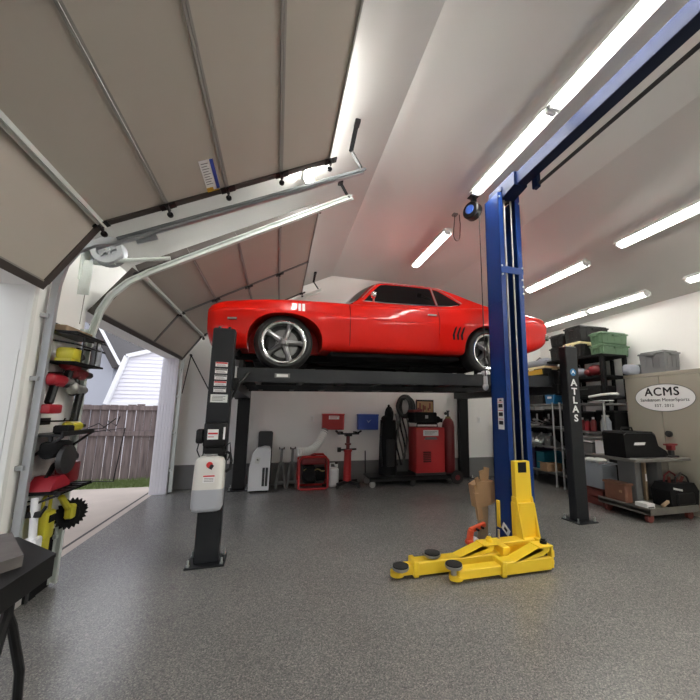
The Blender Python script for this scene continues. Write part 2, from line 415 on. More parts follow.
# pink blossoming tree
tr = thing('blossom_tree', 'thin pink blossoming tree top above the shed roof', 'tree', (-5.3, 20.5, -0.06))
part('trunk', B().tube([(-5.3, 20.5, -0.06), (-5.25, 20.5, 1.8), (-5.35, 20.4, 4.2)], [0.12, 0.09, 0.05]).tube([(-5.25, 20.5, 1.8), (-6.0, 20.6, 4.4)], [0.06, 0.03]).tube([(-5.25, 20.5, 2.0), (-4.6, 20.6, 4.6)], [0.06, 0.03]), BARK, tr)
lf = B()
for i in range(1500):
    t = random.uniform(0, 2*PI); r = random.uniform(0.1, 1.25); x = -5.3+r*math.cos(t)*1.1; y = 20.5+r*math.sin(t); z = 4.35+random.gauss(0, .4)
    d = Vector((random.gauss(0, 1), random.gauss(0, 1), random.gauss(0, 1))).normalized(); d, u, v = _frame(d); s = random.uniform(.03, .07); p = Vector((x, y, z))
    lf.add([p-u*s, p-v*s, p+u*s, p+v*s], [(0, 1, 2, 3)])
part('foliage', lf, LEAF, tr, sharp=0)
# smooth white box trailer standing outside the near door
tl = thing('white_trailer', 'smooth white panel sided trailer outside the near garage opening', 'trailer', (-3.5, 4.2, -0.06))
part('body', B().box(-5.4, -2.95, 1.0, 5.6, 0.45, 3.2, 0.03), SIDING, tl)
tb = B()
for y in (1.6, 2.4, 3.2, 4.0, 4.8): tb.box(-2.955, -2.945, y-0.006, y+0.006, 0.5, 3.15)
part('panel_joint', tb, WHITE, tl)
for y in (3.0, 3.75): part('wheel', B().lathe([(0.0, -.09), (0.2, -.09), (0.34, -.07), (0.36, 0), (0.34, .07), (0.2, .09), (0, .09)], (-3.05, y, 0.30), (1, 0, 0), 24), TYRE, tl)
part('frame', B().box(-5.3, -3.0, 0.9, 5.6, 0.34, 0.45).box(-4.3, -4.1, -0.4, 1.0, 0.36, 0.44).cyl((-4.2, -.3, .4), (-4.2, -.3, -.06), .03), STEELD, tl)

# ------------------------------------------------------------------ garage doors (open, following the roof slope)
DS = 0.55
def garage_door(name, label, y0, y1, sticker=False, Z1=2.70, DS=0.55):
    def dpt(s):   # point on the door back surface, s = distance along the slope after joint 1
        c = 1/math.sqrt(1+DS*DS); return (-1.31+s*c, Z1+s*c*DS)
    LSEC = 1.64*math.sqrt(1+DS*DS)/4
    root = thing(name, label, 'garage door', (-1.5, y0, 2.2), kind='structure')
    segs = [((-1.585, 2.215), (-1.315, Z1-0.005))] + [(dpt(i*LSEC), dpt((i+1)*LSEC)) for i in range(4)]
    pans = []
    for i, (a, b) in enumerate(segs):
        a, b = Vector((a[0], 0, a[1])), Vector((b[0], 0, b[1])); d = (b-a).normalized(); n = Vector((-d.z, 0, d.x))  # n = up side (outside face)
        g = 0.0008; a2, b2 = a+d*g, b-d*g
        pb = B()
        def slab(p, q, t0, t1, ya, yb):
            vs = [];
            for yy in (ya, yb):
                vs += [p+n*t0+Vector((0, yy, 0)), q+n*t0+Vector((0, yy, 0)), q+n*t1+Vector((0, yy, 0)), p+n*t1+Vector((0, yy, 0))]
            pb.add(vs, [(0, 1, 2, 3), (7, 6, 5, 4), (0, 4, 5, 1), (1, 5, 6, 2), (2, 6, 7, 3), (3, 7, 4, 0)])
        slab(a2, b2, 0.0, 0.042, y0, y1); pb.mat(2); slab(a2, b2, 0.042, 0.046, y0, y1)  # unseen outer skin made white to bounce lamp light onto the ceiling
        # raised tongue beads along both long edges
        pb.mat(1)
        slab(a2, a2+d*0.014, -0.008, 0.0, y0, y1); slab(b2-d*0.014, b2, -0.008, 0.0, y0, y1)
        po = part('panel', pb, [DOORB, BEADM, WHITE], root, sharp=20); pans.append(po)
        es = B()
        def estrip(ya, yb): 
            m = n*-0.012
            vs = []
            for yy in (ya, yb):
                Y = Vector((0, yy, 0)); vs += [a2+m+Y, b2+m+Y, b2+n*0.046+Y, a2+n*0.046+Y]
            es.add(vs, [(0, 1, 2, 3), (7, 6, 5, 4), (0, 4, 5, 1), (1, 5, 6, 2), (2, 6, 7, 3), (3, 7, 4, 0)])
        estrip(y0-0.004, y0+0.05); estrip(y1-0.05, y1+0.004)
        part('end_stile', es, DKBROWN, po, sharp=20)
        ym = (y0+y1)/2
        cs = B(); mm = (a2+b2)/2
        cs.bar(a2+n*-0.006+Vector((0, ym, 0)), b2+n*-0.006+Vector((0, ym, 0)), 0.045, 0.012, up=n)
        part('centre_stile', cs, DOORB if False else MGREY, po)
    a, b = Vector((-1.585, 0, 2.215)), Vector((-1.315, 0, Z1-0.005)); d = (b-a).normalized(); n = Vector((-d.z, 0, d.x))
    sl = B(); sl.bar(a-d*0.02+n*0.02+Vector((0, y0, 0)), a-d*0.02+n*0.02+Vector((0, y1, 0)), 0.06, 0.05, up=d)
    part('bottom_seal', sl, DKBROWN, root)
    st = B(); j = b+n*-0.022
    st.bar(j+Vector((0, y0+0.03, 0)), j+Vector((0, y1-0.03, 0)), 0.012, 0.05, up=d)
    st.bar(j+n*-0.014+Vector((0, y0+0.03, 0)), j+n*-0.014+Vector((0, y1-0.03, 0)), 0.028, 0.012, up=d)
    part('strut', st, GALVW, root, 'bright galvanised stiffening strut')
    for i in range(5):
        p = Vector((segs[i][1][0], 0, segs[i][1][1]))
        for yy in ((y0+y1)/2, y1-0.04, y0+0.04):
            if i == 4 and yy == (y0+y1)/2: continue
            hb = B(); c = p + Vector((0.01, yy, -0.02))
            hb.bar(c-Vector((0.05, 0, 0.0275)), c+Vector((0.05, 0, 0.0275)), 0.06, 0.012)
            hb.cyl(c+Vector((0, -0.035, -0.012)), c+Vector((0, 0.035, -0.012)), 0.012, seg=10)
            if yy != (y0+y1)/2:
                s = 1 if yy > (y0+y1)/2 else -1
                hb.cyl(c+Vector((0, 0, -0.02)), c+Vector((0, s*0.075, -0.03)), 0.006, seg=8)
                hb.cyl(c+Vector((0, s*0.06, -0.03)), c+Vector((0, s*0.075, -0.03)), 0.022, seg=12)
            part('hinge', hb, BLK, root)
    if sticker:
        d = Vector((1, 0, DS)).normalized(); n = Vector((-d.z, 0, d.x))
        o = Vector((-0.625, 2.40, 3.076)) - n*0.003
        o = o + n*((Vector((-1.31, 0, 2.70))-o).dot(n)) - n*0.003
        def q(bb, u0, u1, v0, v1, off):
            P = lambda u, v: o + d*u + Vector((0, v, 0)) - n*off
            bb.add([P(u0, v0), P(u1, v0), P(u1, v1), P(u0, v1), P(u0, v0)-n*.001, P(u1, v0)-n*.001, P(u1, v1)-n*.001, P(u0, v1)-n*.001],
                   [(0, 1, 2, 3), (4, 5, 6, 7), (0, 1, 5, 4), (1, 2, 6, 5), (2, 3, 7, 6), (3, 0, 4, 7)])
        s = B(); q(s, 0, 0.10, 0, 0.37, 0); s.mat(1); q(s, 0.075, 0.10, 0, 0.33, 0.002); s.mat(2); q(s, 0.0, 0.05, 0.30, 0.355, 0.002); q(s, 0.05, 0.09, 0.335, 0.365, 0.002); s.mat(3)
        for k in range(9): q(s, 0.01, 0.06-0.01*(k % 2), 0.03+k*0.028, 0.036+k*0.028, 0.002)
        part('instruction_label', s, [WHITEP, BLUP, AMBER, MGREY], pans[2], 'white label with a blue stripe and orange corner', sharp=0)
    return root
BEADM = pm('grey_panel_bead', (0.27, 0.26, 0.24), 0.5)
DKTRK = pm('dark_track_steel', (0.14, 0.15, 0.155), 0.45, 0.4, var=0.1, vscale=10)
GALVD = pm('grey_track_steel', (0.40, 0.42, 0.44), 0.4, 0.5, var=0.1, vscale=10)
garage_door('door_1', 'large near garage door raised overhead at upper left', -0.20, 2.80, True)
garage_door('door_2', 'far garage door raised overhead beyond the first', 3.475, 6.40, False, 2.63, 0.58)

def track(label, y, s, path, group='garage door tracks', thick=0.05, mat=GALVW, vert=True, brk=True, slope=False):
    root = thing('door_track', label, 'door track', (-1.59, y, 0.02), group=group)
    def sweep(bb, pr):
        n = len(path); vs = []; m = len(pr)
        for i in range(n):
            a = Vector(path[max(i-1, 0)]); b = Vector(path[min(i+1, n-1)]); dd = (b-a).normalized(); nn = Vector((-dd.y, dd.x))
            for py_, pn in pr:
                p = Vector(path[i]) + nn*pn; vs.append((p.x, y+py_*s, p.y))
        fs = [(i*m+k, i*m+(k+1) % m, (i+1)*m+(k+1) % m, (i+1)*m+k) for i in range(n-1) for k in range(m)]
        fs += [tuple(range(m))[::-1], tuple(range((n-1)*m, n*m))]
        bb.add(vs, fs)
    h = thick/2
    bb = B(); sweep(bb, [(-0.005, -h), (0.03, -h), (0.03, -h+0.008), (0.004, -h+0.008), (0.004, h-0.008), (0.03, h-0.008), (0.03, h), (-0.005, h)])
    part('rail', bb, mat, root, sharp=25)
    if slope: mat_a = DKTRK
    else: mat_a = GALVW
    ag = B()   # back angle over the sloping run
    pe = path[-1]; pa = path[-2]; a, b = Vector((pa[0]+.22, y-0.012*s, pa[1]+.22*(pe[1]-pa[1])/(pe[0]-pa[0]))), Vector((pe[0]+.02, y-0.012*s, pe[1]+.01)); a0 = Vector((pa[0]+.02, a.y, pa[1]+.02)) if slope else a
    ag.bar(a0 if slope else a, b, 0.012, 0.022 if slope else 0.05)
    if not slope: ag.bar(a+Vector((0, -0.018*s, .028)), b+Vector((0, -0.018*s, .028)), 0.05, 0.008)
    part('angle_iron', ag, mat_a, root)
    if brk:
        hb = B(); e = Vector((0.655, y-0.01*s, 3.70)); dy = 0.06 if s < 0 else -0.27
        mid = Vector((0.545, y-0.03, 3.845)); top = Vector((0.55, y+dy, ceil_z(0.55)-0.002))
        hb.bar(e, mid, 0.035, 0.012); hb.bar(mid+Vector((0, 0, -.01)), top, 0.04, 0.014); hb.box(0.525, 0.575, y+dy-0.04, y+dy+0.04, top.z-0.03, top.z, 0.003)
        part('hanger', hb, BLK, root, 'black perforated hanger')
    if vert:
        for z in (0.35, 0.95, 1.55, 2.0): part('jamb_bracket', B().box(-1.649, -1.605, y-0.03, y+0.03, z, z+0.03), mat, root)
        pass
    return root
PA = [(-1.605, 0.02), (-1.605, 2.10), (-1.60, 2.27), (-1.575, 2.42), (-1.51, 2.54), (-1.41, 2.61), (-1.28, 2.64), (0.68, 3.69)]
PB = [(-1.60, 0.02), (-1.59, 1.60), (-1.575, 1.98), (-1.535, 2.20), (-1.47, 2.35), (-1.35, 2.49), (-1.20, 2.60), (0.66, 3.73)]
track('grey vertical track at the near door, left of the hanging tools', 2.925, 1, PA, mat=GALVD, slope=True, thick=0.045)
track('pale curved track with a cable drum right of the hanging tools', 3.44, -1, PB)
track('far track rising beside the far white door jamb', 6.465, 1, PA)
# cable drum and end bearing plate at the pale track
cd = thing('cable_drum', 'round slotted cable drum on a bracket above the tool wall', 'cable drum', (-1.55, 3.36, 2.68))
dm = B(); dm.lathe([(0.02, -.05), (0.115, -.05), (0.125, -.04), (0.10, -.03), (0.10, .03), (0.125, .04), (0.115, .055), (0.075, .055), (0.07, .03), (0.03, .03), (0.03, .07), (0.0, .07)], (-1.47, 3.30, 2.70), (0, -1, 0), 32)
for k in range(5):
    a = 2*PI*k/5+.3; dm.obox((-1.47+math.cos(a)*.055, 3.255, 2.70+math.sin(a)*.055), (0.07, 0.014, 0.018), (0, -a, 0))
part('drum', dm, GALVD, cd)
part('bearing_plate', B().box(-1.648, -1.44, 3.375, 3.385, 2.60, 2.80, 0.002).box(-1.648, -1.636, 3.26, 3.385, 2.42, 2.80, 0.002).obox((-1.607, 3.29, 2.45), (0.08, 0.012, 0.30)), GALVW, cd)
part('shaft', B().cyl((-1.47, 3.22, 2.70), (-1.47, 3.40, 2.70), 0.014), STEEL, cd)
part('cable', B().tube([(-1.57, 3.30, 2.70), (-1.60, 3.30, 2.3), (-1.605, 3.30, 2.05)], 0.003, 6), CABLE, cd)
single('support_rod', B().cyl((-1.45, 3.30, 2.62), (-1.00, 3.30, 2.71), 0.017).box(-1.47, -1.42, 3.285, 3.36, 2.60, 2.64), GALVW, 'short pale rod sticking out beside the cable drum', 'rod', (-1.45, 3.3, 2.62))
single('rail_bracket', B().bar((-1.42, 2.975, 2.60), (-1.02, 2.975, 2.80), .012, .05).bar((-1.16, 2.975, 2.70), (-1.02, 2.975, 2.765), .016, .08), GALVD, 'dark flat bracket below the near door track', 'bracket', (-1.25, 2.935, 2.6))
# black folding prop on the corner by the far jamb
single('hanging_rod', B().tube([(-1.60, 6.60, 1.62), (-1.52, 6.62, 2.30)], 0.008, 6).tube([(-1.52, 6.62, 2.30), (-1.17, 6.66, 1.66)], 0.011, 6).cyl((-1.52, 6.60, 2.30), (-1.52, 6.64, 2.30), 0.02), BLK,
       'thin black inverted V rod against the corner behind the near left post', 'rod', (-1.4, 6.62, 1.6))
# ------------------------------------------------------------------ ceiling lights
def light(label, x, y0, y1, ntube=1, tm=None, bare=False):
    z = ceil_z(x); sl = -SL if x < CX0 else (0 if x < CX1 else SR)
    root = thing('ceiling_light', label, 'ceiling light', (x, (y0+y1)/2, z), rot=(0, math.atan(sl), 0), group='fluorescent ceiling lights')
    L = y1-y0
    part('housing', B().box(-0.05, 0.05, -L/2, L/2, -0.035, 0, 0.004) if bare else B().prism([(-0.075, -0.062), (-0.035, -0.028), (0.035, -0.028), (0.075, -0.062), (0.079, -0.062), (0.055, 0.0), (-0.055, 0.0), (-0.079, -0.062)], -L/2, L/2), TRIM, root, local=True, sharp=20)
    seg = L/ntube
    for k in range(ntube):
        a, b = -L/2+k*seg, -L/2+(k+1)*seg
        for s in (-1, 1):
            part('tube', B().cyl((s*0.026, a+0.045, -0.066), (s*0.026, b-0.045, -0.066), 0.016, seg=14), tm or TUBE, root, local=True)
        part('lamp_holder', B().box(-0.05, 0.05, a+0.012, a+0.045, -0.09, -0.03, 0.006), WHITE, root, local=True); part('lamp_holder', B().box(-0.05, 0.05, b-0.045, b-0.012, -0.09, -0.03, 0.006), WHITE, root, local=True)
    return root
light('long two tube ceiling light beside the blue overhead beam, above the hose reel', 2.24, 0.90, 3.44, 2)
light('ceiling light peeking out above the near garage door track', 0.16, 1.95, 3.27, 1, TUBE3, bare=True)
light('unseen fill light added above the far garage door', -0.55, 4.35, 5.67, 1, TUBE3, bare=True)  # out of sight, added to brighten the slope over the far door
light('unseen fill light added above the near garage door', -0.75, 1.35, 2.67, 1, TUBE3, bare=True)  # out of sight, added to lighten the strip between the doors
light('unseen fill light added behind the camera in line with the long one by the beam', 2.29, -1.75, 0.70, 2)  # the rows behind the camera are added to light the room evenly
light('unseen fill light added behind the camera on the right slope', 4.52, -1.75, 0.65, 2)
light('unseen fill light added far behind the camera on the flat ceiling', 2.215, -5.2, -2.75, 2)
light('unseen fill light added far behind the camera on the right slope', 4.52, -5.2, -2.75, 2)
light('unseen fill light added far behind the camera on the left slope', 0.16, -5.2, -2.75, 2)
light('short ceiling light on the flat ceiling above the red car roof', 2.36, 4.36, 5.70, 1)
light('bright ceiling light reaching the right edge of the photo on the sloping ceiling', 4.52, 0.85, 3.42, 2)
light('ceiling light on the slope directly right of the blue column', 4.56, 3.95, 5.30, 1)
light('ceiling light low on the slope above the black storage totes', 5.72, 3.90, 6.15, 2, TUBE2)
light('ceiling light low at the right edge above the tan lockers', 5.72, 0.95, 3.36, 2, TUBE2)

# hose reel and its cord
rl = thing('cord_reel', 'black and blue retractable cord reel at the end of the long ceiling light', 'cord reel', (2.30, 3.56, ZC))
def ax(bm_prof, mat, nm, lab=None): return part(nm, B().lathe(bm_prof, (2.29, 3.58, 3.95), (-0.90, -0.42, 0), 28), mat, rl, lab)
ax([(0, -.06), (0.10, -.06), (0.115, -.045), (0.115, .045), (0.10, .06), (0, .06)], BLK, 'drum_case')
ax([(0, .061), (0.055, .061), (0.062, .066), (0.055, .072), (0, .072)], BLUEDISC, 'cover_disc', 'blue disc')
part('mount', B().box(2.27, 2.33, 3.53, 3.59, 4.05, ZC-0.001, 0.005).box(2.24, 2.36, 3.50, 3.62, ZC-0.015, ZC, 0.004), BLK, rl)
part('cord', B().tube([(2.335, 3.50, 3.90), (2.342, 3.50, 3.0), (2.348, 3.50, 1.80)], 0.006, 6), BLK, rl)
part('end_socket', B().cyl((2.348, 3.50, 1.80), (2.348, 3.50, 1.70), 0.022, 0.026).ell((2.348, 3.50, 1.675), (0.035, 0.035, 0.045)), WHITE, rl, 'white cord end hanging low')
cl_ = thing('hanging_cable', 'thin dark cable looping down from the ceiling left of the hose reel', 'cable', (2.27, 3.98, ZC))
part('outlet', B().box(2.23, 2.30, 3.95, 4.02, ZC-0.03, ZC, 0.006), MGREY, cl_)
part('loop', B().tube([(2.26, 3.98, ZC-.02)] + [(2.285-0.05*math.cos(PI*k/10), 3.98, 3.83-0.09*math.sin(PI*k/10)) for k in range(11)] + [(2.345, 3.98, 4.0), (2.335, 3.985, ZC)], 0.006, 6), STEELD, cl_)
for x, y, lab in ((0.655, YB, 'small white wall socket left of the red wall box'), (4.33, YB, 'small white wall switch right of the rear black post')):
    pl = thing('wall_outlet', lab, 'wall outlet', (x, y, 1.20))
    part('plate', B().box(x-.035, x+.035, y-.008, y, 1.15, 1.265, 0.003), WHITE, pl)
    part('insert', B().box(x-.017, x+.017, y-.012, y-.008, 1.17, 1.245, 0.001), TRIM, pl)

# ------------------------------------------------------------------ four-post lift
TW = math.radians(1.6)
lf4 = thing('four_post_lift', 'black four post car lift holding the red car up', 'car lift', (-0.54, 3.55, 0), TW)
# local frame: u along x, v along y, v = 0 is the front face of the front posts
TILT = 0.021
def rz_(u): return 1.7985 + TILT*(u-0.54)
PU, PV = 0.205, 0.12
posts = {'fl': (0.0, 0.0, 2.155), 'fr': (4.40, 0.03, 2.29), 'rl': (0.05, 2.90, 2.17), 'rr': (4.50, 2.93, 2.29)}
P4 = {}
for k, (u, v, h) in posts.items():
    b = B().box(u-PU/2, u+PU/2, v, v+PV, 0.012, h, 0.008)
    P4[k] = part('post', b, CHAR if k in ('fl', 'fr') else BLK, lf4, local=True)
    part('base_plate', B().box(u-0.16, u+0.16, v-0.08, v+PV+0.08, 0, 0.013, 0.003), CHAR, P4[k], local=True)
    for du in (-1, 1):
        for dv in (-0.045, PV+0.045):
            part('anchor_bolt', B().cyl((u+du*0.135, v+dv, 0.012), (u+du*0.135, v+dv, 0.028), 0.016, seg=6).cyl((u+du*0.135, v+dv, 0.02), (u+du*0.135, v+dv, 0.065), 0.009, seg=10), GALV, P4[k], local=True)
    part('cap', B().box(u-PU/2+.01, u+PU/2-.01, v+.01, v+PV-.01, h, h+0.006).cyl((u-.05, v+.05, h), (u-.05, v+.05, h+.03), .014, seg=8).cyl((u+.04, v+.05, h), (u+.04, v+.05, h+.03), .014, seg=8), CHAR if k != 'fr' else STEEL, P4[k], local=True)
# lettering down the front right post
XF = lambda u, z, v: Matrix.Translation((u, v, z)) @ Euler((PI/2, 0, 0)).to_matrix().to_4x4()
lt = B()
for i, ch in enumerate('ATLAS'):
    lt.text(ch, 0.128, XF(4.40, 1.79-0.119*i, 0.0285) @ Matrix.Diagonal((1.2, 1, 1, 1)), 0.0015, 0.003)
part('lettering', lt, WHITEP, P4['fr'], 'white vertical letters', local=True, sharp=0)
lg = B(); lg.lathe([(0, 0), (0.05, 0), (0.05, 0.002), (0, 0.002)], (4.40, 0.0295, 1.935), (0, -1, 0), 24)
lg.mat(1); lg.prism([(4.365, 1.91), (4.40, 1.97), (4.435, 1.91), (4.40, 1.935)], 0.026, 0.0272)
part('emblem', lg, [BLUT, WHITEP], P4['fr'], 'small blue and white emblem', local=True)
# warning stickers on the front left post
for i, z in enumerate((1.80, 1.735, 1.675, 1.615, 1.555)):
    s = B().box(-0.055, 0.055, -0.0015, 0.0005, z-0.022, z+0.022)
    s.mat(1).box(-0.052, 0.052, -0.0025, -0.001, z+0.006, z+0.02)
    s.mat(2)
    for q in range(2): s.box(-0.045, 0.03+0.01*q, -0.0025, -0.001, z-0.006-0.009*q, z-0.003-0.009*q)
    part('warning_sticker', s, [WHITEP, REDINK if i in (0, 3) else MGREY, INK], P4['fl'], local=True)
s = B().box(-0.075, 0.075, -0.0015, 0.0005, 1.435, 1.51); s.mat(1)
for q in range(4): s.box(-0.06, 0.055-0.02*(q % 2), -0.0025, -0.001, 1.49-q*0.013, 1.495-q*0.013)
part('capacity_plate', s, [TRIM, MGREY], P4['fl'], 'pale data plate', local=True)
# runways and cross beams
def tb(b, u0, u1, v0, v1, z0, z1, bev=0.0):
    n0 = len(b.v); b.box(u0, u1, v0, v1, z0, z1, bev)
    for i in range(n0, len(b.v)):
        p = b.v[i]; b.v[i] = (p[0], p[1], p[2] + rz_(p[0]))
    return b
for v0 in (0.26, 1.66):
    r = B(); tb(r, 0.12, 4.28, v0, v0+0.50, -0.095, 0.0, 0.006); tb(r, 0.12, 4.28, v0-0.012, v0, -0.135, 0.018); tb(r, 0.12, 4.28, v0+0.50, v0+0.512, -0.135, 0.018)
    for k in range(9): tb(r, 0.3+k*0.47, 0.36+k*0.47, v0+0.01, v0+0.49, -0.13, -0.09)
    rw_ = part('runway', r, CHAR, lf4, local=True)
    st = B(); tb(st, 0.13, 0.17, v0+0.02, v0+0.48, 0.0, 0.10); tb(st, 4.22, 4.26, v0+0.02, v0+0.48, 0, 0.06)
    part('wheel_stop', st, BLK, rw_, local=True)
    if v0 < 1:
        q = B(); tb(q, 0.50, 0.66, v0-0.0145, v0-0.011, -0.085, -0.035); q.mat(1); tb(q, 0.52, 0.64, v0-0.0155, v0-0.0140, -0.075, -0.045)
        part('name_plate', q, [MGREY, TRIM], rw_, local=True)
for u, fk in ((0.0, 'fl'), (4.40, 'fr')):
    c = B(); z1 = rz_(u)-0.10; c.box(u-0.09, u+0.15 if u < 1 else u+0.09, PV+0.005, 2.925, z1-0.13, z1, 0.006) if u < 1 else c.box(u-0.15, u+0.09, PV+0.035, 2.925, z1-0.13, z1, 0.006)
    for v in (0.16, 2.80): c.box(u-0.10, u+0.10, v+0.02, v+0.10, z1-0.15, z1+0.18, 0.006)
    part('cross_beam', c, BLK, lf4, local=True)
lk = B().tube([(0.24, 0.24, 1.76), (0.16, 0.10, 1.62), (0.06, -0.01+0.17, 1.40)], 0.011, 8)
part('hydraulic_hose', lk, RUB, lf4, local=True)
# hydraulic power unit on the front left post
pu = part('power_unit', B().box(-0.09, 0.10, -0.125, -0.002, 1.03, 1.25, 0.02, seg=3).box(-0.075, 0.085, -0.11, -0.01, 0.97, 1.03, 0.01).box(0.04, 0.10, -0.11, -0.003, 0.95, 1.0, 0.01), BLK, lf4, local=True)
part('capacitor', B().box(-0.155, -0.09, -0.10, -0.02, 1.06, 1.19, 0.02, seg=3), BLK, pu, local=True)
s = B().box(-0.055, 0.035, -0.127, -0.1245, 1.10, 1.19); s.mat(1).box(-0.05, 0.03, -0.128, -0.1265, 1.145, 1.16).box(-0.05, 0.0, -0.128, -0.1265, 1.12, 1.126); s.mat(0).box(0.075, 0.092, -0.127, -0.1245, 1.10, 1.21)
part('motor_label', s, [WHITEP, REDINK], pu, local=True)
part('valve', B().cyl((-0.03, -0.07, 0.945), (-0.03, -0.07, 0.99), 0.028).cyl((0.03, -0.08, 0.945), (0.03, -0.08, 0.985), 0.02).box(-0.08, 0.075, -0.10, -0.02, 0.955, 0.975, 0.004), STEEL, pu, local=True)
def tank_ring(z, sx, sy, cy, n=28):
    pts = []
    for k in range(n):
        a = 2*PI*k/n; c, s_ = math.cos(a), math.sin(a)
        pts.append((math.copysign(abs(c)**0.45, c)*sx-0.015, cy+math.copysign(abs(s_)**0.45, s_)*sy, z))
    return pts
def loft(b, rings):
    n = len(rings[0]); vs = [p for r in rings for p in r]
    fs = [(i*n+k, i*n+(k+1) % n, (i+1)*n+(k+1) % n, (i+1)*n+k) for i in range(len(rings)-1) for k in range(n)]
    fs += [tuple(range(n))[::-1], tuple(range((len(rings)-1)*n, len(rings)*n))]
    return b.add(vs, fs)
b = B(); loft(b, [tank_ring(0.675, 0.128, 0.085, -0.09), tank_ring(0.90, 0.122, 0.082, -0.09), tank_ring(0.935, 0.105, 0.07, -0.09), tank_ring(0.95, 0.08, 0.05, -0.09)])
tk = part('oil_tank', b, TANK, lf4, 'cream plastic oil tank', local=True, sharp=50)
b = B(); loft(b, [tank_ring(0.485, 0.09, 0.06, -0.09), tank_ring(0.495, 0.115, 0.08, -0.09), tank_ring(0.52, 0.127, 0.087, -0.09), tank_ring(0.675, 0.1285, 0.0855, -0.09)])
part('oil_level', b, TANKG, tk, 'grey lower half showing the oil', local=True, sharp=50)
s = B().lathe([(0, 0), (0.027, 0), (0.027, 0.002), (0, 0.002)], (-0.01, -0.176, 0.885), (0, -1, 0), 20); s.mat(1).obox((0.005, -0.179, 0.868), (0.03, 0.002, 0.04), (0, .5, 0))
part('round_emblem', s, [REDINK, INK], tk, local=True)
s = B().box(-0.055, 0.04, -0.1775, -0.174, 0.735, 0.80); s.mat(1).box(-0.053, 0.038, -0.1785, -0.177, 0.785, 0.797); s.mat(2)
for q in range(3): s.box(-0.045, 0.03, -0.1785, -0.177, 0.745+q*0.012, 0.749+q*0.012)
part('tank_label', s, [WHITEP, REDINK, MGREY], tk, local=True)
part('oil_hose', B().tube([(0.09, -0.07, 0.99), (0.14, -0.07, 0.97), (0.155, -0.06, 0.90), (0.15, -0.05, 0.83), (0.11, -0.04, 0.80)], 0.013, 8), RUB, pu, local=True)
part('power_cord', B().tube([(-0.13, -0.06, 1.06), (-0.14, -0.06, 1.0), (-0.11, -0.06, 0.93), (-0.09, -0.03, 0.96)], 0.006, 6).tube([(0.06, -0.05, 1.0), (0.13, -0.02, 1.06), (0.14, -0.02, 0.98), (0.12, -0.03, 0.9)], 0.006, 6), RUB, pu, local=True)

# ------------------------------------------------------------------ two-post lift
l2 = thing('two_post_lift', 'tall blue lift column with overhead beam and yellow arms', 'car lift', (2.45, 3.25, 0))
X0, X1, Y0, Y1, ZT = 2.31, 2.60, 3.08, 3.34, 3.90
c = B()
c.box(X0, X0+0.012, Y0, Y1, 0.012, ZT); c.box(X1-0.012, X1, Y0, Y1, 0.012, ZT); c.box(X0, X1, Y1-0.012, Y1, 0.012, ZT)
c.box(X0, X0+0.06, Y0-0.002, Y0+0.014, 0.012, ZT, 0.003); c.box(X1-0.06, X1, Y0-0.002, Y0+0.014, 0.012, ZT, 0.003)
col_ = part('column', c, BLUE, l2)
part('cross_strap', B().box(X0-0.004, X1+0.004, Y0-0.007, Y0-0.001, 2.92, 3.00, 0.002), BLUE, col_); part('splice_plate', B().box(X0-0.005, X0, Y0, Y1, 2.60, 2.615), BLUE, col_)
part('base_plate', B().box(2.22, 2.69, 3.02, 3.42, 0, 0.014, 0.003), BLUE, col_)
for x, y in ((2.26, 3.06), (2.65, 3.06), (2.26, 3.39), (2.65, 3.39)):
    part('anchor_bolt', B().cyl((x, y, 0.012), (x, y, 0.035), 0.02, seg=6).cyl((x, y, 0.03), (x, y, 0.09), 0.011, seg=10), GALV, col_)
for x, z in ((2.32, 3.0), (2.59, 3.0), (2.325, 2.90), (2.585, 2.86), (2.59, 2.78), (2.59, 2.70), (2.32, 3.84), (2.59, 3.80)):
    part('bolt', B().cyl((x, Y0-0.001, z), (x, Y0-0.014, z), 0.011, seg=6), GALV, col_)
s = B().box(X0-0.0025, X0-0.0005, 3.13, 3.23, 1.20, 1.53)
for q in range(3): s.mat(1).box(X0-0.0035, X0-0.002, 3.145, 3.215, 1.25+q*0.09, 1.29+q*0.09).mat(2).box(X0-0.0035, X0-0.002, 3.14, 3.22, 1.305+q*.09, 1.312+q*.09)
s.mat(1).box(X0-0.0035, X0-0.002, 3.16, 3.20, 1.50, 1.515)
part('warning_label', s, [WHITEP, INK, REDINK], col_, 'white strip of warning pictures')
part('rear_plate', B().box(X0+0.06, X1-0.06, Y0+0.19, Y0+0.2, 1.0, 3.85), BLKM, col_)
for x, r in ((2.402, 0.010), (2.492, 0.010)):
    part('lift_cable', B().tube([(x, 3.10, 0.85), (x-0.004, 3.10, 2.3), (x, 3.10, 3.86)], r, 8), CABLE, l2)
part('inner_cable', B().tube([(2.45, 3.16, 0.9), (2.45, 3.16, 3.86)], 0.007, 8), RUB, l2)
# overhead beam
bmh = B().box(2.395, 2.515, -0.25, 3.20, 3.865, 4.01, 0.004)
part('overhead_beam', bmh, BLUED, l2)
bk = B(); bk.box(2.345, 2.585, 3.06, 3.32, 3.90, 3.965, 0.01); bk.prism([(3.10, 3.82), (2.86, 3.855), (2.86, 4.015), (3.32, 4.015), (3.32, 3.90)], 2.36, 2.53, plane='yz')
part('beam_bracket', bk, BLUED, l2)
part('shutoff_bar', B().cyl((2.555, -0.2, 3.80), (2.555, 2.72, 3.80), 0.018, seg=12), RUB, l2, 'black padded shut-off bar')
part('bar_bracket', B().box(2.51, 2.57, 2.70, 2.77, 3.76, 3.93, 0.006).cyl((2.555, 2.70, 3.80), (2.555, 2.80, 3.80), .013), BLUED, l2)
part('pulley', B().lathe([(0, -.02), (.06, -.02), (.045, 0), (.06, .02), (0, .02)], (2.45, 3.14, 3.86), (1, 0, 0), 24), STEELD, l2)
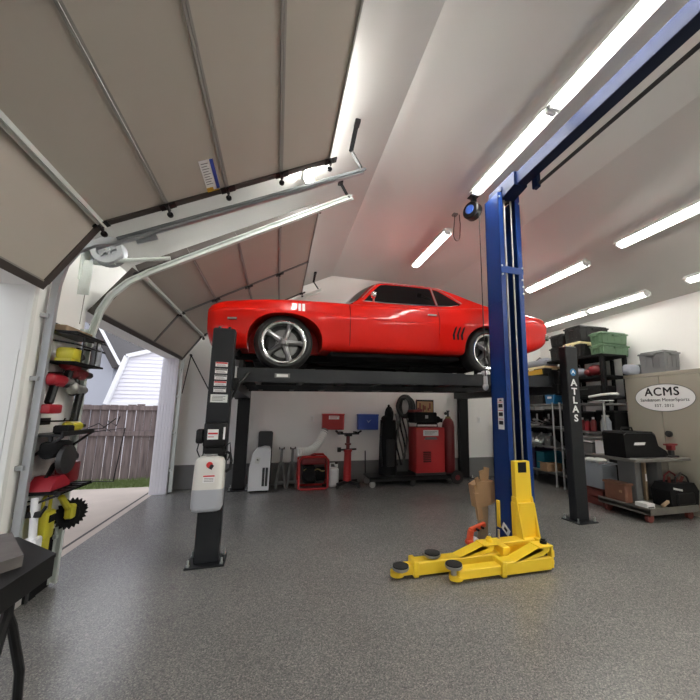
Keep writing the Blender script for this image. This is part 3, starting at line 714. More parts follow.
# carriage
ca = B()
ca.box(2.30, 2.50, 3.00, 3.07, 0.12, 0.50, 0.006)
ca.prism([(2.315, 0.50), (2.50, 0.50), (2.49, 0.895), (2.315, 0.895)], 3.0, 3.06)
ca.prism([(2.90, 0.16), (3.06, 0.16), (3.06, 0.55), (2.99, 0.55)], 2.305, 2.32, plane='yz'); ca.prism([(2.90, 0.16), (3.06, 0.16), (3.06, 0.55), (2.99, 0.55)], 2.485, 2.50, plane='yz')
ca.prism([(2.318, 0.50), (2.49, 0.50), (2.55, 0.12), (2.30, 0.12)], 2.955, 3.005)
crr = part('carriage', ca, YEL, l2, sharp=25)
part('cable_slot', B().box(2.35, 2.445, 2.994, 3.002, 0.785, 0.885), BLKM, crr, 'black slot at the top')
cb = B()
cb.box(2.0, 2.52, 2.90, 3.03, 0.15, 0.19, 0.006); cb.box(2.0, 2.52, 2.93, 2.99, 0.05, 0.15, 0.006); cb.box(2.0, 2.07, 2.80, 2.93, 0.045, 0.19, 0.006)
cb.box(2.43, 2.48, 2.80, 2.93, 0.045, 0.20, 0.006); cb.box(2.0, 2.48, 2.80, 2.95, 0.03, 0.045)
part('yoke', cb, YEL, crr)
# near arm (right pivot) and far arm
def arm(y0, xs, xe, xm, ztop, zext, gx0, gx1, zh, lab=None):
    a = B(); a.box(xm, xs, y0, y0+0.125, 0.02, ztop, 0.008)
    a.box(xm-0.015, xm+0.03, y0-0.012, y0+0.137, 0.012, ztop+0.012, 0.006)
    ar = part('arm', a, YEL, l2, lab, sharp=25)
    part('arm_extension', B().box(xe+0.06, xm, y0+0.012, y0+0.113, 0.028, zext, 0.006).cyl((xe+0.06, y0+0.0625, 0.02), (xe+0.06, y0+0.0625, 0.055), 0.058, seg=24), YEL, ar)
    g = B(); 
    for yy in (y0+0.004, y0+0.107): g.prism([(gx0, ztop-0.01), (gx0+0.08, ztop-0.01), (gx1, zh-0.07), (gx1+0.06, zh-0.04), (gx1+0.06, zh), (gx1-0.04, zh)], yy, yy+0.014)
    g.box(gx1-0.05, gx1+0.10, y0-0.004, y0+0.130, zh-0.012, zh+0.004, 0.004)
    g.prism([(gx0, ztop-0.005), (gx0+0.05, ztop-0.005), (gx1, zh-0.03), (gx1-0.04, zh)], y0+0.004, y0+0.121)
    part('gusset', g, YEL, ar, sharp=25)
    part('pivot_pin', B().cyl((gx1+0.05, y0+0.0625, 0.02), (gx1+0.05, y0+0.0625, zh+0.03), 0.03, seg=18).cyl((gx1+0.05, y0+0.0625, zh+0.03), (gx1+0.05, y0+0.0625, zh+0.045), 0.022, seg=6), BLK if gx1 > 2.2 else YEL, ar)
    return ar
a1 = arm(2.665, 2.40, 1.43, 1.90, 0.125, 0.10, 2.02, 2.32, 0.215)
a2 = arm(2.845, 2.06, 0.98, 1.18, 0.125, 0.10, 1.58, 1.88, 0.205)
part('restraint', B().box(2.40, 2.425, 2.67, 2.785, 0.03, 0.20, .004).box(2.42, 2.45, 2.69, 2.77, 0.11, 0.165).box(2.42, 2.445, 2.69, 2.76, .05, .085), YEL, a1)
part('release_pin', B().cyl((2.53, 2.97, 0.17), (2.51, 2.99, 0.27), 0.014), STEEL, crr)
part('release_pin', B().cyl((2.10, 3.0, .18), (2.10, 3.0, .27), .011), STEEL, crr)
part('yellow_handle', B().box(X0-0.016, X0-0.002, 3.25, 3.305, 0.19, 0.46, 0.006, seg=2).cyl((X0-0.02, 3.278, .43), (X0, 3.278, .43), .012), YEL, col_)
part('paper_tag', B().obox((X0-0.004, 3.17, 0.20), (0.003, 0.12, 0.075), (0.5, 0, 0)).mat(1).obox((X0-0.006, 3.17, 0.20), (0.002, 0.05, 0.03), (0.5, 0, 0)), [WHITEP, INK], col_, 'white tag hanging low on the column')
def pad(x, y, z, zb):
    p = part('lift_pad', B().lathe([(0, -.012), (.064, -.012), (.072, 0), (.072, .012), (.066, .012)], (x, y, z), (0, 0, 1), 28), STEEL, l2)
    part('rubber_pad', B().lathe([(0, .010), (.067, .010), (.067, .022), (.060, .024), (0, .024)], (x, y, z), (0, 0, 1), 28), RUB, p)
    part('screw', B().cyl((x, y, zb), (x, y, z-0.01), 0.026, seg=14), STEEL, p)
pad(1.06, 2.88, 0.085, 0.05); pad(1.36, 2.905, 0.150, 0.10); pad(1.47, 2.7275, 0.120, 0.05)
# ------------------------------------------------------------------ the red car on the lift
CAR = thing('classic_car', 'glossy red classic two door coupe raised on the black lift', 'car', (0.02, 4.775, 1.805), rot=(0, -math.atan(0.021), math.radians(1.2)))
ZTOP = [(-.80, .665), (-.785, .70), (-.70, .748), (-.60, .772), (-.34, .806), (0, .832), (.40, .845), (.77, .852), (1.28, .876), (1.89, .884), (2.25, .908), (2.6, .938), (2.8, .945), (3.29, .915), (3.58, .89), (3.70, .865), (3.76, .80)]
ZBOT = [(-.80, .42), (-.78, .34), (-.70, .28), (-.55, .25), (-.30, .24), (.4, .25), (2.25, .275), (3.1, .31), (3.35, .34), (3.55, .40), (3.70, .48), (3.76, .56)]
HW = [(-.80, .845), (-.72, .88), (-.5, .905), (0, .925), (.6, .915), (1.3, .905), (1.9, .915), (2.4, .945), (2.8, .95), (3.3, .92), (3.6, .885), (3.72, .85), (3.76, .81)]
BOWF, BOWR = 0.06, 0.07
def ring(x):
    zt, zb, hw = cr(ZTOP, x), cr(ZBOT, x), cr(HW, x); h = zt-zb
    crown = 0.045 if x < 0.8 else (0.02 if x < 2.8 else 0.03)
    k = min(1.0, h/0.55)
    ctrl = [(0, zb), (.45*hw, zb), (.84*hw, zb), (.915*hw, zb+.015*k), (.95*hw, zb+.06*k), (.972*hw, zb+.16*k), (.988*hw, zb+.27*k), (1.0*hw, zb+.38*k), (.993*hw, zb+.44*k),
            (.975*hw, zt-.10*k), (.955*hw, zt-.045*k), (.925*hw, zt-.012*k), (.87*hw, zt), (.72*hw, zt+crown*.3), (.4*hw, zt+crown*.8), (0, zt+crown)]
    out = []
    for i in range(len(ctrl)-1):
        p0 = ctrl[max(i-1, 0)]; p1 = ctrl[i]; p2 = ctrl[i+1]; p3 = ctrl[min(i+2, len(ctrl)-1)]
        for s in range(3):
            t = s/3
            f = lambda a, b, c, d: 0.5*((2*b)+(-a+c)*t+(2*a-5*b+4*c-d)*t*t+(-a+3*b-3*c+d)*t**3)
            out.append((max(0, f(p0[0], p1[0], p2[0], p3[0])), f(p0[1], p1[1], p2[1], p3[1])))
    out.append(ctrl[-1]); res = []
    for y, z in out:
        q = 1-(min(1, y/hw))**2
        fx = BOWF*max(0, (0.2-x)/1.0)**1.3; rx = BOWR*max(0, (x-3.0)/0.76)**1.5
        # centre of the nose pushed forward, tail centre back
        res.append((x - fx*q + rx*q, y, z))
    return res
def side_y(x, z):
    r = ring(x); best = None
    pts = [(p[1], p[2]) for p in r]
    for (y0, z0), (y1, z1) in zip(pts[9:-12], pts[10:-11]):
        if min(z0, z1) <= z <= max(z0, z1):
            t = (z-z0)/(z1-z0) if z1 != z0 else 0; return y0+(y1-y0)*t
    return cr(HW, x)
NS = 110
xs = [-.80 + 4.56*(0.5-0.5*math.cos(PI*(i/NS)))*0.35 + 4.56*(i/NS)*0.65 for i in range(NS+1)]
rings = []
for x in xs:
    r = ring(x); rings.append([(px_, -y, z) for px_, y, z in r] + [(px_, y, z) for px_, y, z in r[-2:0:-1]])
bb = B(); n = len(rings[0]); vs = [p for r in rings for p in r]
fs = [(i*n+k, i*n+(k+1) % n, (i+1)*n+(k+1) % n, (i+1)*n+k) for i in range(NS) for k in range(n)]
fs += [tuple(range(n))[::-1], tuple(range(NS*n, NS*n+n))]
bb.add(vs, fs)
tmp = bpy.data.objects.new('tmp_body', bb.mesh('tmp', RED, None, 0)); COL.objects.link(tmp)
AX = [(-0.0, 0.325, .43, .325, .335), (2.70, 0.335, .425, .335, .345)]   # x, z, rx front/back, rz
cut = B()
for (ax_, az, rx, rzv, _) in AX:
    for s in (-1, 1):
        poly = [(ax_ + rx*(1.0 if math.cos(t) > 0 else 0.92)*math.copysign(abs(math.cos(t))**0.9, math.cos(t)), az + rzv*math.copysign(abs(math.sin(t))**0.85, math.sin(t))) for t in [2*PI*k/64 for k in range(64)]]
        cut.prism(poly, min(s*0.52, s*1.2), max(s*0.52, s*1.2))
ct = bpy.data.objects.new('tmp_cut', cut.mesh('tmpc', BLKM, None, 0)); COL.objects.link(ct)
md = tmp.modifiers.new('b', 'BOOLEAN'); md.operation = 'DIFFERENCE'; md.object = ct; md.solver = 'EXACT'
bpy.context.view_layer.update()
me = bpy.data.meshes.new_from_object(tmp.evaluated_get(bpy.context.evaluated_depsgraph_get()))
bpy.data.objects.remove(tmp); bpy.data.objects.remove(ct)
bm = bmesh.new(); bm.from_mesh(me)
DX0, DX1 = 0.757, 1.940
for xx in (DX0-.004, DX0+.004, DX1-.004, DX1+.004):
    bmesh.ops.bisect_plane(bm, geom=list(bm.verts)+list(bm.edges)+list(bm.faces), plane_co=(xx, 0, 0), plane_no=(1, 0, 0))
for zz in (0.318,):
    g = [f for f in bm.faces if DX0-.05 < f.calc_center_median().x < DX1+.05]
    bmesh.ops.bisect_plane(bm, geom=list(set(v for f in g for v in f.verts))+list(set(e for f in g for e in f.edges))+g, plane_co=(0, 0, zz), plane_no=(0, 0, 1))
kill = []; doorf = {-1: [], 1: []}
for f in bm.faces:
    c = f.calc_center_median(); hw = cr(HW, c.x); zt = cr(ZTOP, c.x)
    for (ax_, az, rx, rzv, _) in AX:
        if abs(c.x-ax_) < rx*1.03 and c.z < az+rzv*1.02 and (abs(c.y) < hw*0.90 or abs(f.normal.y) < 0.35) and abs(c.y) > 0.5 and c.z > 0.30: f.material_index = 1
    f.normal_update()
    side = abs(c.y) > 0.80*hw and c.z > 0.318 and c.z < zt-0.004
    inside = DX0-.0045 < c.x < DX1+.0045
    if side and inside:
        if c.x < DX0+.0045 or c.x > DX1-.0045: kill.append(f)
        else: doorf[-1 if c.y < 0 else 1].append(f)
    if c.z < cr(ZBOT, c.x)+0.01 and abs(c.y) < 0.9*hw: f.material_index = 1
def sub(faces):
    b = B(); idx = {}; 
    for f in faces:
        ids = []
        for v in f.verts:
            if v not in idx: idx[v] = len(b.v); b.v.append(tuple(v.co))
            ids.append(idx[v])
        b.f.append(tuple(ids)); b.mi.append(0)
    return b
dparts = {s: sub(doorf[s]) for s in (-1, 1)}
bmesh.ops.delete(bm, geom=kill+doorf[-1]+doorf[1], context='FACES')
bm.to_mesh(me); bm.free()
me.materials.clear(); me.materials.append(RED); me.materials.append(BLKM)
for p in me.polygons: p.use_smooth = True
me.set_sharp_from_angle(angle=math.radians(32))
body = bpy.data.objects.new('body', me); COL.objects.link(body); body.parent = CAR; WM[body] = WM[CAR]
doors = {}
for s in (-1, 1): doors[s] = part('door', dparts[s], RED, CAR, local=True, sharp=32)
# dark inner liner just inside the door gaps
lin = B()
for s in (-1, 1):
    for xx in (DX0, DX1): lin.box(xx-0.03, xx+0.03, min(s*.74, s*.80), max(s*.74, s*.80), 0.33, 0.80)
part('door_jamb', lin, BLKM, CAR, local=True)
# greenhouse
def tumble(z): return 0.845 - max(0, z-0.86)*0.62
EDGE = [(.80, .862), (.90, .935), (1.03, 1.09), (1.16, 1.215), (1.24, 1.248), (1.5, 1.268), (1.80, 1.270), (2.02, 1.260), (2.18, 1.228), (2.35, 1.168), (2.55, 1.088), (2.75, 1.015), (2.95, .958), (3.05, .937)]
def crown(x):
    return cr([(.80, .0), (1.0, .03), (1.25, .055), (1.6, .065), (2.0, .06), (2.4, .045), (2.9, .02), (3.05, .015)], x)
def fore(x): return cr([(.80, -.16), (1.1, -.12), (1.25, -.06), (1.6, 0), (2.2, 0), (2.6, .05), (3.05, .08)], x)
ex = [.80 + 2.25*i/72 for i in range(73)]
roofb = B(); NY = 12; grid = []
for x in ex:
    ze = cr(EDGE, x); yt = tumble(ze)-0.012; row = []
    for j in range(-NY, NY+1):
        t = j/NY; q = 1-abs(t)**2.2; row.append((x+fore(x)*q, t*yt, ze+crown(x)*q))
    grid.append(row)
def gridpart(name, i0, i1, j0, j1, mat, parent, off=0.0, lab=None):
    b = B(); vs = []; w_ = j1-j0+1
    for i in range(i0, i1+1):
        for j in range(j0, j1+1): p = grid[i][j]; vs.append((p[0], p[1], p[2]+off))
    b.add(vs, [(a*w_+c, a*w_+c+1, (a+1)*w_+c+1, (a+1)*w_+c) for a in range(i1-i0) for c in range(w_-1)])
    return part(name, b, mat, parent, lab, local=True, sharp=40)
iA = min(range(len(ex)), key=lambda i: abs(ex[i]-1.20)); iR = min(range(len(ex)), key=lambda i: abs(ex[i]-2.30)); iE = min(range(len(ex)), key=lambda i: abs(ex[i]-2.92))
sidew = B()
for s in (-1, 1):
    vs = []
    for i, x in enumerate(ex):
        ze = cr(EDGE, x); zb = 0.845
        for k in range(7):
            z = zb + (ze-zb)*k/6; vs.append((x, s*(tumble(z)), z))
        p = grid[i][0 if s < 0 else 2*NY]; vs.append((p[0], p[1], p[2]+0.0035)); vs.append(p)
    sidew.add(vs, [(i*9+k, i*9+k+1, (i+1)*9+k+1, (i+1)*9+k) for i in range(len(ex)-1) for k in range(8)])
w_ = 2*NY+1
sidew.add([p for i in range(iA, iR+1) for p in grid[i]], [(a*w_+c, a*w_+c+1, (a+1)*w_+c+1, (a+1)*w_+c) for a in range(iR-iA) for c in range(w_-1)])
part('roof', sidew, RED, CAR, local=True, sharp=40)
gridpart('windshield', 0, iA, 1, 2*NY-1, GLASS, CAR)
gridpart('rear_window', iR, iE, 2, 2*NY-2, GLASS, CAR)
gridpart('rear_deck_panel', iE, len(ex)-1, 0, 2*NY, RED, CAR)
def pane(poly, off, thick=0.004):
    out = {}
    for s in (-1, 1):
        b = B(); n = len(poly)
        b.add([(x, s*(tumble(z)+off), z) for x, z in poly] + [(x, s*(tumble(z)+off-thick), z) for x, z in poly],
              [tuple(range(n)), tuple(range(n, 2*n))[::-1]] + [(i, (i+1) % n, n+(i+1) % n, n+i) for i in range(n)])
        out[s] = b
    return out
DG = [(.945, .905), (1.06, 1.035), (1.175, 1.165), (1.225, 1.205), (1.30, 1.220), (1.60, 1.230), (1.90, 1.228), (1.955, 1.222), (1.945, .93), (1.6, .918), (1.25, .908)]
QG = [(1.985, .935), (1.992, 1.220), (2.06, 1.205), (2.15, 1.145), (2.26, 1.06), (2.345, .99), (2.30, .962), (2.14, .945)]
for s, b in pane(DG, 0.006).items(): part('door_window', b, GLASS, CAR, local=True, sharp=20)
for s, b in pane(QG, 0.006).items(): part('quarter_window', b, GLASS, CAR, local=True, sharp=20)
for s in (-1, 1):
    def line(pts, r): return B().tube([(x, s*(tumble(z)+0.008), z) for x, z in pts], r, 6)
    part('drip_rail', line([(.93, .95), (1.05, 1.09), (1.165, 1.21), (1.24, 1.236), (1.5, 1.249), (1.8, 1.250), (2.0, 1.240), (2.10, 1.212), (2.24, 1.125), (2.37, 1.01)], 0.006), CHROME, CAR, local=True)
    part('window_divider', line([(1.965, .935), (1.973, 1.225)], 0.011), CHROME, CAR, local=True)
    part('sill_trim', line([(.93, .902), (1.3, .900), (1.95, .925), (2.15, .938), (2.30, .972)], 0.006), CHROME, CAR, local=True)
    part('side_mirror', B().ell((1.04, s*0.93, .955), (0.035, 0.05, 0.045)).cyl((1.06, s*0.86, .89), (1.05, s*0.92, .94), 0.014), CHROME, CAR, local=True)
    yy = lambda x, z, o=0.0: s*(side_y(x, z)+o)
    part('door_handle', B().bar((1.78, yy(1.78, .765, .022), .765), (1.90, yy(1.90, .765, .022), .765), 0.02, 0.022, bev=0.006).box(1.775, 1.80, min(yy(1.78, .765), yy(1.78, .765, .02)), max(yy(1.78, .765), yy(1.78, .765, .02)), .755, .775).box(1.88, 1.905, min(yy(1.9, .765), yy(1.9, .765, .02)), max(yy(1.9, .765), yy(1.9, .765, .02)), .755, .775), CHROME, doors[s], local=True)
    lv = B()
    for k in range(3):
        x0 = 2.125+k*0.058
        pts = [(x0+0.008, .46), (x0-0.004, .52), (x0+0.03, .615), (x0+0.06, .64), (x0+0.05, .60), (x0+0.028, .53), (x0+0.034, .46)]
        lv.add([(x, yy(x, z, .004), z) for x, z in pts]+[(x, yy(x, z, -.004), z) for x, z in pts], [tuple(range(7)), tuple(range(7, 14))] + [(i, (i+1) % 7, 7+(i+1) % 7, 7+i) for i in range(7)])
    part('fender_gill', lv, BLKM, CAR, local=True, sharp=20)
    hs_ = B()
    for k in range(2):
        x0 = .145+k*.045; pts = [(x0, .685), (x0+.03, .685), (x0+.03, .78), (x0, .78)]
        hs_.add([(x, yy(x, z, .003), z) for x, z in pts]+[(x, yy(x, z, -.003), z) for x, z in pts], [(0, 1, 2, 3), (4, 5, 6, 7), (0, 1, 5, 4), (1, 2, 6, 5), (2, 3, 7, 6), (3, 0, 4, 7)])
    part('hash_stripe', hs_, WHITEP, CAR, 'two short white stripes on the fender', local=True, sharp=0)
    part('side_marker', B().bar((-.60, yy(-.60, .55, .004), .55), (-.50, yy(-.50, .55, .004), .555), 0.012, 0.03, bev=0.004), CHROME, CAR, local=True)
    part('crease_line', B().tube([(x, yy(x, z, -0.001), z) for x, z in [(-.45, .66), (-.1, .685), (.3, .69), (.75, .665), (1.3, .652), (1.93, .655)]], 0.004, 6), RED, CAR, local=True)
# bumpers, grille, lamps
def wrap(x0, z, sgn, hw_, r, name):
    pts = []
    for k in range(-12, 13):
        t = k/12; y = t*hw_; q = 1-abs(t)**2.4
        pts.append((x0 + sgn*(0.07*q if sgn < 0 else 0.07*q) - (sgn*0.10*max(0, abs(t)-.93)/.07 if abs(t) > .93 else 0), y, z))
    b = B()
    for dz in (-.022, 0, .022): b.tube([(p[0], p[1], p[2]+dz) for p in pts], r, 8)
    part(name, b, CHROME, CAR, local=True)
wrap(-.775, .47, -1, .80, .018, 'front_bumper'); wrap(3.785, .60, 1, .84, .022, 'rear_bumper')
part('grille', B().box(-.862, -.83, -.33, .33, .52, .65, 0.01), BLKM, CAR, local=True)
for s in (-1, 1):
    part('headlight', B().lathe([(0, .02), (.06, .015), (.085, 0), (.085, -.06), (0, -.06)], (-.815, s*.62, .59), (-1, 0, 0), 24), CHROME, CAR, local=True)
    part('tail_light', B().box(3.775, 3.80, min(s*.30, s*.68), max(s*.30, s*.68), .70, .80, 0.008), REDD, CAR, local=True)
# front valance and under-body
ch = B()
ch.box(-.55, 3.3, -.42, -.34, .17, .26, 0.01); ch.box(-.55, 3.3, .34, .42, .17, .26, 0.01); ch.box(.55, 2.3, -.75, .75, .205, .26, 0.01)
ch.box(-.35, .35, -.40, .40, .15, .24, 0.02); ch.cyl((2.705, -.66, .335), (2.705, .66, .335), .045); ch.ell((2.743, 0, .335), (.16, .14, .14))
ch.cyl((.5, 0, .24), (2.65, 0, .31), .045)
for s in (-1, 1):
    ch.tube([(0.3, s*.30, .20), (1.2, s*.28, .16), (1.8, s*.28, .15)], .03, 8); ch.cyl((1.75, s*.28, .16), (2.3, s*.28, .17), .075, seg=16)
    ch.tube([(2.3, s*.28, .18), (2.6, s*.32, .30), (3.0, s*.45, .27), (3.55, s*.48, .28)], .03, 8)
    ch.bar((2.1, s*.52, .27), (3.3, s*.52, .30), .06, .03); ch.bar((-.05, s*.3, .24), (0, s*.68, .24), .10, .04)
part('chassis', ch, BLKM, CAR, local=True)
part('front_valance', B().prism([(-.80, .42), (-.72, .24), (-.50, .20), (-.46, .26), (-.60, .32)], -.76, .76), BLK, CAR, local=True)
# wheels
def wheel(x, s, R, W):
    yc = s*(0.862-W/2); z = R; ax_ = (0, s, 0); o = (x, yc, z); rr = 0.242
    prof = [(rr-.02, -W/2+.02), (rr+.01, -W/2+.005), (R-.05, -W/2), (R-.015, -W/2+.02), (R, -W/2+.05), (R, W/2-.05), (R-.015, W/2-.018), (R-.05, W/2), (rr+.012, W/2-.006), (rr-.004, W/2-.02), (rr-.02, W/2-.05)]
    t = part('wheel', B().lathe(prof, o, ax_, 56), TYRE, CAR, 'black low tyre with five spoke rim', local=True, sharp=40)
    rim = B().lathe([(rr-.018, -W/2+.02), (rr-.012, W/2-.02), (rr+.006, W/2-.012), (rr+.008, W/2-.004), (rr-.004, W/2+.001), (rr-.022, W/2-.006), (rr-.034, W/2-.045), (rr-.05, -.02), (rr-.05, -W/2+.02)], o, ax_, 56)
    rim.mat(1).lathe([(0.0, -.02), (rr-.045, -.03)], o, ax_, 40)
    rm = part('rim', rim, [RIMS, STEELD], t, local=True, sharp=30)
    sp = B(); M0 = Matrix.Translation(Vector(o)) @ Matrix(((1, 0, 0, 0), (0, s, 0, 0), (0, 0, 1, 0), (0, 0, 0, 1)))
    for k in range(5):
        M = M0 @ Matrix.Rotation(2*PI*k/5+0.3, 4, 'Y')
        rs = [(0.035, .036, W/2-.028, .030), (.08, .033, W/2-.030, .028), (.14, .027, W/2-.038, .026), (.185, .031, W/2-.05, .03), (.218, .048, W/2-.06, .035)]
        vv = []
        for r_, hw_, yo, th in rs:
            vv += [(-hw_, yo-th, r_), (hw_, yo-th, r_), (hw_*.75, yo-.004, r_), (0, yo+.006, r_), (-hw_*.75, yo-.004, r_)]
        ff = [(i*5+j, i*5+(j+1) % 5, (i+1)*5+(j+1) % 5, (i+1)*5+j) for i in range(4) for j in range(5)] + [(0, 1, 2, 3, 4), (20, 21, 22, 23, 24)]
        sp.add(vv, ff, M)
    sp.lathe([(.066, W/2-.075), (.060, W/2-.03), (.045, W/2-.02), (.034, W/2-.012), (.030, W/2+.006), (.02, W/2+.012), (0, W/2+.012)], o, ax_, 28)
    part('spoke', sp, RIMG, t, local=True, sharp=30)
    br = B().lathe([(.06, -.005), (.165, -.005), (.165, .012), (.06, .012)], o, ax_, 40); br.mat(1).box(x-.17, x-.09, min(yc-.03, yc+.04), max(yc-.03, yc+.04), z-.08, z+.08, .01)
    part('brake_disc', br, [RIMG, DGREY], t, local=True)
for s in (-1, 1): wheel(0, s, .325, .235); wheel(2.705, s, .335, .255)
single('rag', B().ell((2.60, 3.90, 1.885), (.05, .05, .035)).ell((2.66, 3.92, 1.89), (.04, .04, .04)).ell((2.55, 3.93, 1.875), (.03, .04, .02)), WHITE, 'crumpled white rag on the runway by the rear wheel', 'rag', (2.6, 3.9, 1.855))
single('wheel_chock', B().prism([(2.30, 1.852), (2.42, 1.854), (2.42, 1.90), (2.36, 1.885)], 3.86, 3.98), TRIM, 'flat pale wedge on the runway ahead of the rag', 'wedge', (2.36, 3.92, 1.852))
# ------------------------------------------------------------------ things along the back wall
pn = thing('leaning_board', 'dark grey flat panel leaning on the back wall behind the white cooler', 'panel', (-0.24, 6.6, 0))
part('board', B().prism([(-.30, 0), (-.05, 0), (-.05, .95), (-.07, .975), (-.28, .975), (-.30, .95)], 6.68, 6.71), DGREY, pn)
part('foot', B().box(-.30, -.05, 6.64, 6.73, 0, .03, .004), DGREY, pn)
ac = thing('portable_cooler', 'white portable air conditioner standing by the rear left post', 'air conditioner', (-.24, 6.36, 0))
part('body', B().prism([(-.40, .03), (-.07, .03), (-.065, .66), (-.09, .72), (-.18, .735), (-.30, .70), (-.36, .62), (-.40, .40)], 6.22, 6.52), WHITE, ac, sharp=40)
part('vent', B().box(-.185, -.095, 6.213, 6.221, .10, .40, .003).mat(1).box(-.145, -.135, 6.210, 6.2135, .10, .40), [DGREY, WHITE], ac, 'dark louvre strip')
part('control_panel', B().obox((-.27, 6.217, .52), (.07, .006, .10), (0, 0.2, 0), .002).mat(1).obox((-.27, 6.213, .53), (.03, .004, .02), (0, .5, 0)), [TRIM, MGREY], ac)
for x in (-.37, -.10):
    part('caster', B().cyl((x, 6.26, .02), (x, 6.30, .02), .02).cyl((x, 6.44, .02), (x, 6.48, .02), .02).box(x-.01, x+.01, 6.27, 6.47, .02, .035), BLK, ac)
jst = []
for x, lab in ((.12, 'grey jack stand right of the white cooler'), (.315, 'grey jack stand left of the red generator')):
    j = thing('jack_stand', lab, 'jack stand', (x, 6.55, 0))
    part('frame', B().bar((x-.08, 6.46, 0), (x-.025, 6.55, .42), .035, .02).bar((x+.08, 6.46, 0), (x+.025, 6.55, .42), .035, .02).bar((x-.08, 6.64, 0), (x-.025, 6.55, .42), .035, .02).bar((x+.08, 6.64, 0), (x+.025, 6.55, .42), .035, .02).box(x-.075, x+.075, 6.45, 6.47, .09, .12), MGREY, j)
    part('ratchet_column', B().box(x-.022, x+.022, 6.53, 6.57, .35, .66, .004).box(x-.045, x+.045, 6.52, 6.58, .40, .44), MGREY, j)
    part('saddle', B().box(x-.05, x+.05, 6.53, 6.57, .66, .675).box(x-.05, x-.03, 6.53, 6.57, .66, .70).box(x+.03, x+.05, 6.53, 6.57, .66, .70), BLK, j)
ge = thing('generator', 'red tube framed generator on the floor by the back wall', 'generator', (.67, 6.38, 0))
fr_ = B()
for y in (6.20, 6.56):
    fr_.tube([(.42, y, .04), (.42, y, .50), (.47, y, .56), (.87, y, .56), (.92, y, .50), (.92, y, .04), (.87, y, .02), (.47, y, .02)], .02, 8, closed=True)
for x in (.42, .92):
    for z in (.10, .46): fr_.cyl((x, 6.20, z), (x, 6.56, z), .018, seg=10)
part('frame', fr_, REDP, ge)
part('fuel_tank', B().box(.45, .89, 6.20, 6.56, .42, .55, .04, seg=3).cyl((.67, 6.38, .55), (.67, 6.38, .575), .04), REDD, ge)
part('engine', B().box(.50, .72, 6.24, 6.52, .10, .38, .03).cyl((.74, 6.38, .24), (.88, 6.38, .24), .12).lathe([(0, 0), (.11, 0), (.12, .02), (.09, .05), (0, .055)], (.60, 6.235, .25), (0, -1, 0), 24), BLKM, ge)
part('winding', B().tube([(.50+.03*k, 6.22+.01*(k % 2), .33+.02*math.sin(k)) for k in range(13)], .012, 6), COPPER, ge)
for x in (.45, .89): part('foot', B().cyl((x, 6.24, 0), (x, 6.24, .03), .025).cyl((x, 6.52, 0), (x, 6.52, .03), .025), RUB, ge)
hz = thing('exhaust_duct', 'fat white flexible duct lying over the red generator', 'duct', (.62, 6.28, .58))
hp = [(.43, 6.16, .655), (.55, 6.20, .655), (.66, 6.26, .69), (.75, 6.32, .78), (.82, 6.38, .90), (.86, 6.42, .985)]
fine = [tuple(Vector(hp[i]).lerp(Vector(hp[i+1]), t/8)) for i in range(5) for t in range(8)] + [hp[-1]]
part('hose', B().tube(fine, [.068+.005*(k % 2) for k in range(len(fine))], 16), TRIM, hz, sharp=20)
part('collar', B().lathe([(.04, -.005), (.075, -.005), (.078, .02), (.07, .035), (.05, .03), (.045, 0)], (.42, 6.157, .655), (-1, -.25, 0), 24), TRIM, hz)
part('end_cuff', B().cyl((.85, 6.41, .96), (.875, 6.435, 1.02), .072, .06, 18), MGREY, hz)
bu = thing('white_jug', 'white plastic jug on the floor left of the red transmission jack', 'jug', (1.10, 6.42, 0))
part('body', B().box(.965, 1.14, 6.33, 6.51, 0.0, .34, .04, seg=3).cyl((1.10, 6.42, .34), (1.10, 6.42, .40), .03), WHITE, bu)
part('handle', B().tube([(.985, 6.42, .32), (.99, 6.42, .41), (1.06, 6.42, .41), (1.08, 6.42, .37)], .014, 8), WHITE, bu)
part('cap', B().cyl((1.10, 6.42, .40), (1.10, 6.42, .43), .028), BLK, bu)
# red & blue wall boxes
def wallbox(x0, x1, m, lab, text, tm):
    r = thing('wall_box', lab, 'wall box', ((x0+x1)/2, YB, 1.0), group=None)
    part('box', B().box(x0, x1, 6.63, YB, 1.0, 1.30, .008), m, r)
    part('lid_lip', B().box(x0-.006, x1+.006, 6.622, YB, 1.275, 1.305, .004), m, r)
    if text == 'red':
        s = B().box((x0+x1)/2-.09, (x0+x1)/2+.11, 6.6285, 6.6305, 1.20, 1.265); s.mat(1)
        for q in range(2): s.box((x0+x1)/2-.075, (x0+x1)/2+.095-.03*q, 6.6275, 6.629, 1.243-q*.024, 1.253-q*.024)
        part('label', s, [WHITEP, REDINK], r, 'white label strip')
    else:
        s = B(); s.prism([((x0+x1)/2-.04, 1.20), ((x0+x1)/2, 1.13), ((x0+x1)/2+.06, 1.20), ((x0+x1)/2, 1.165)], 6.6275, 6.6295)
        part('emblem', s, tm, r, 'pale angular emblem')
    return r
wallbox(.845, 1.265, REDP, 'red metal box hung on the back wall above the transmission jack', 'red', WHITEP)
wallbox(1.545, 1.96, BLUP, 'blue metal box hung on the back wall', 'blue', pm('pale_blue_print', (.35, .42, .65), .5))
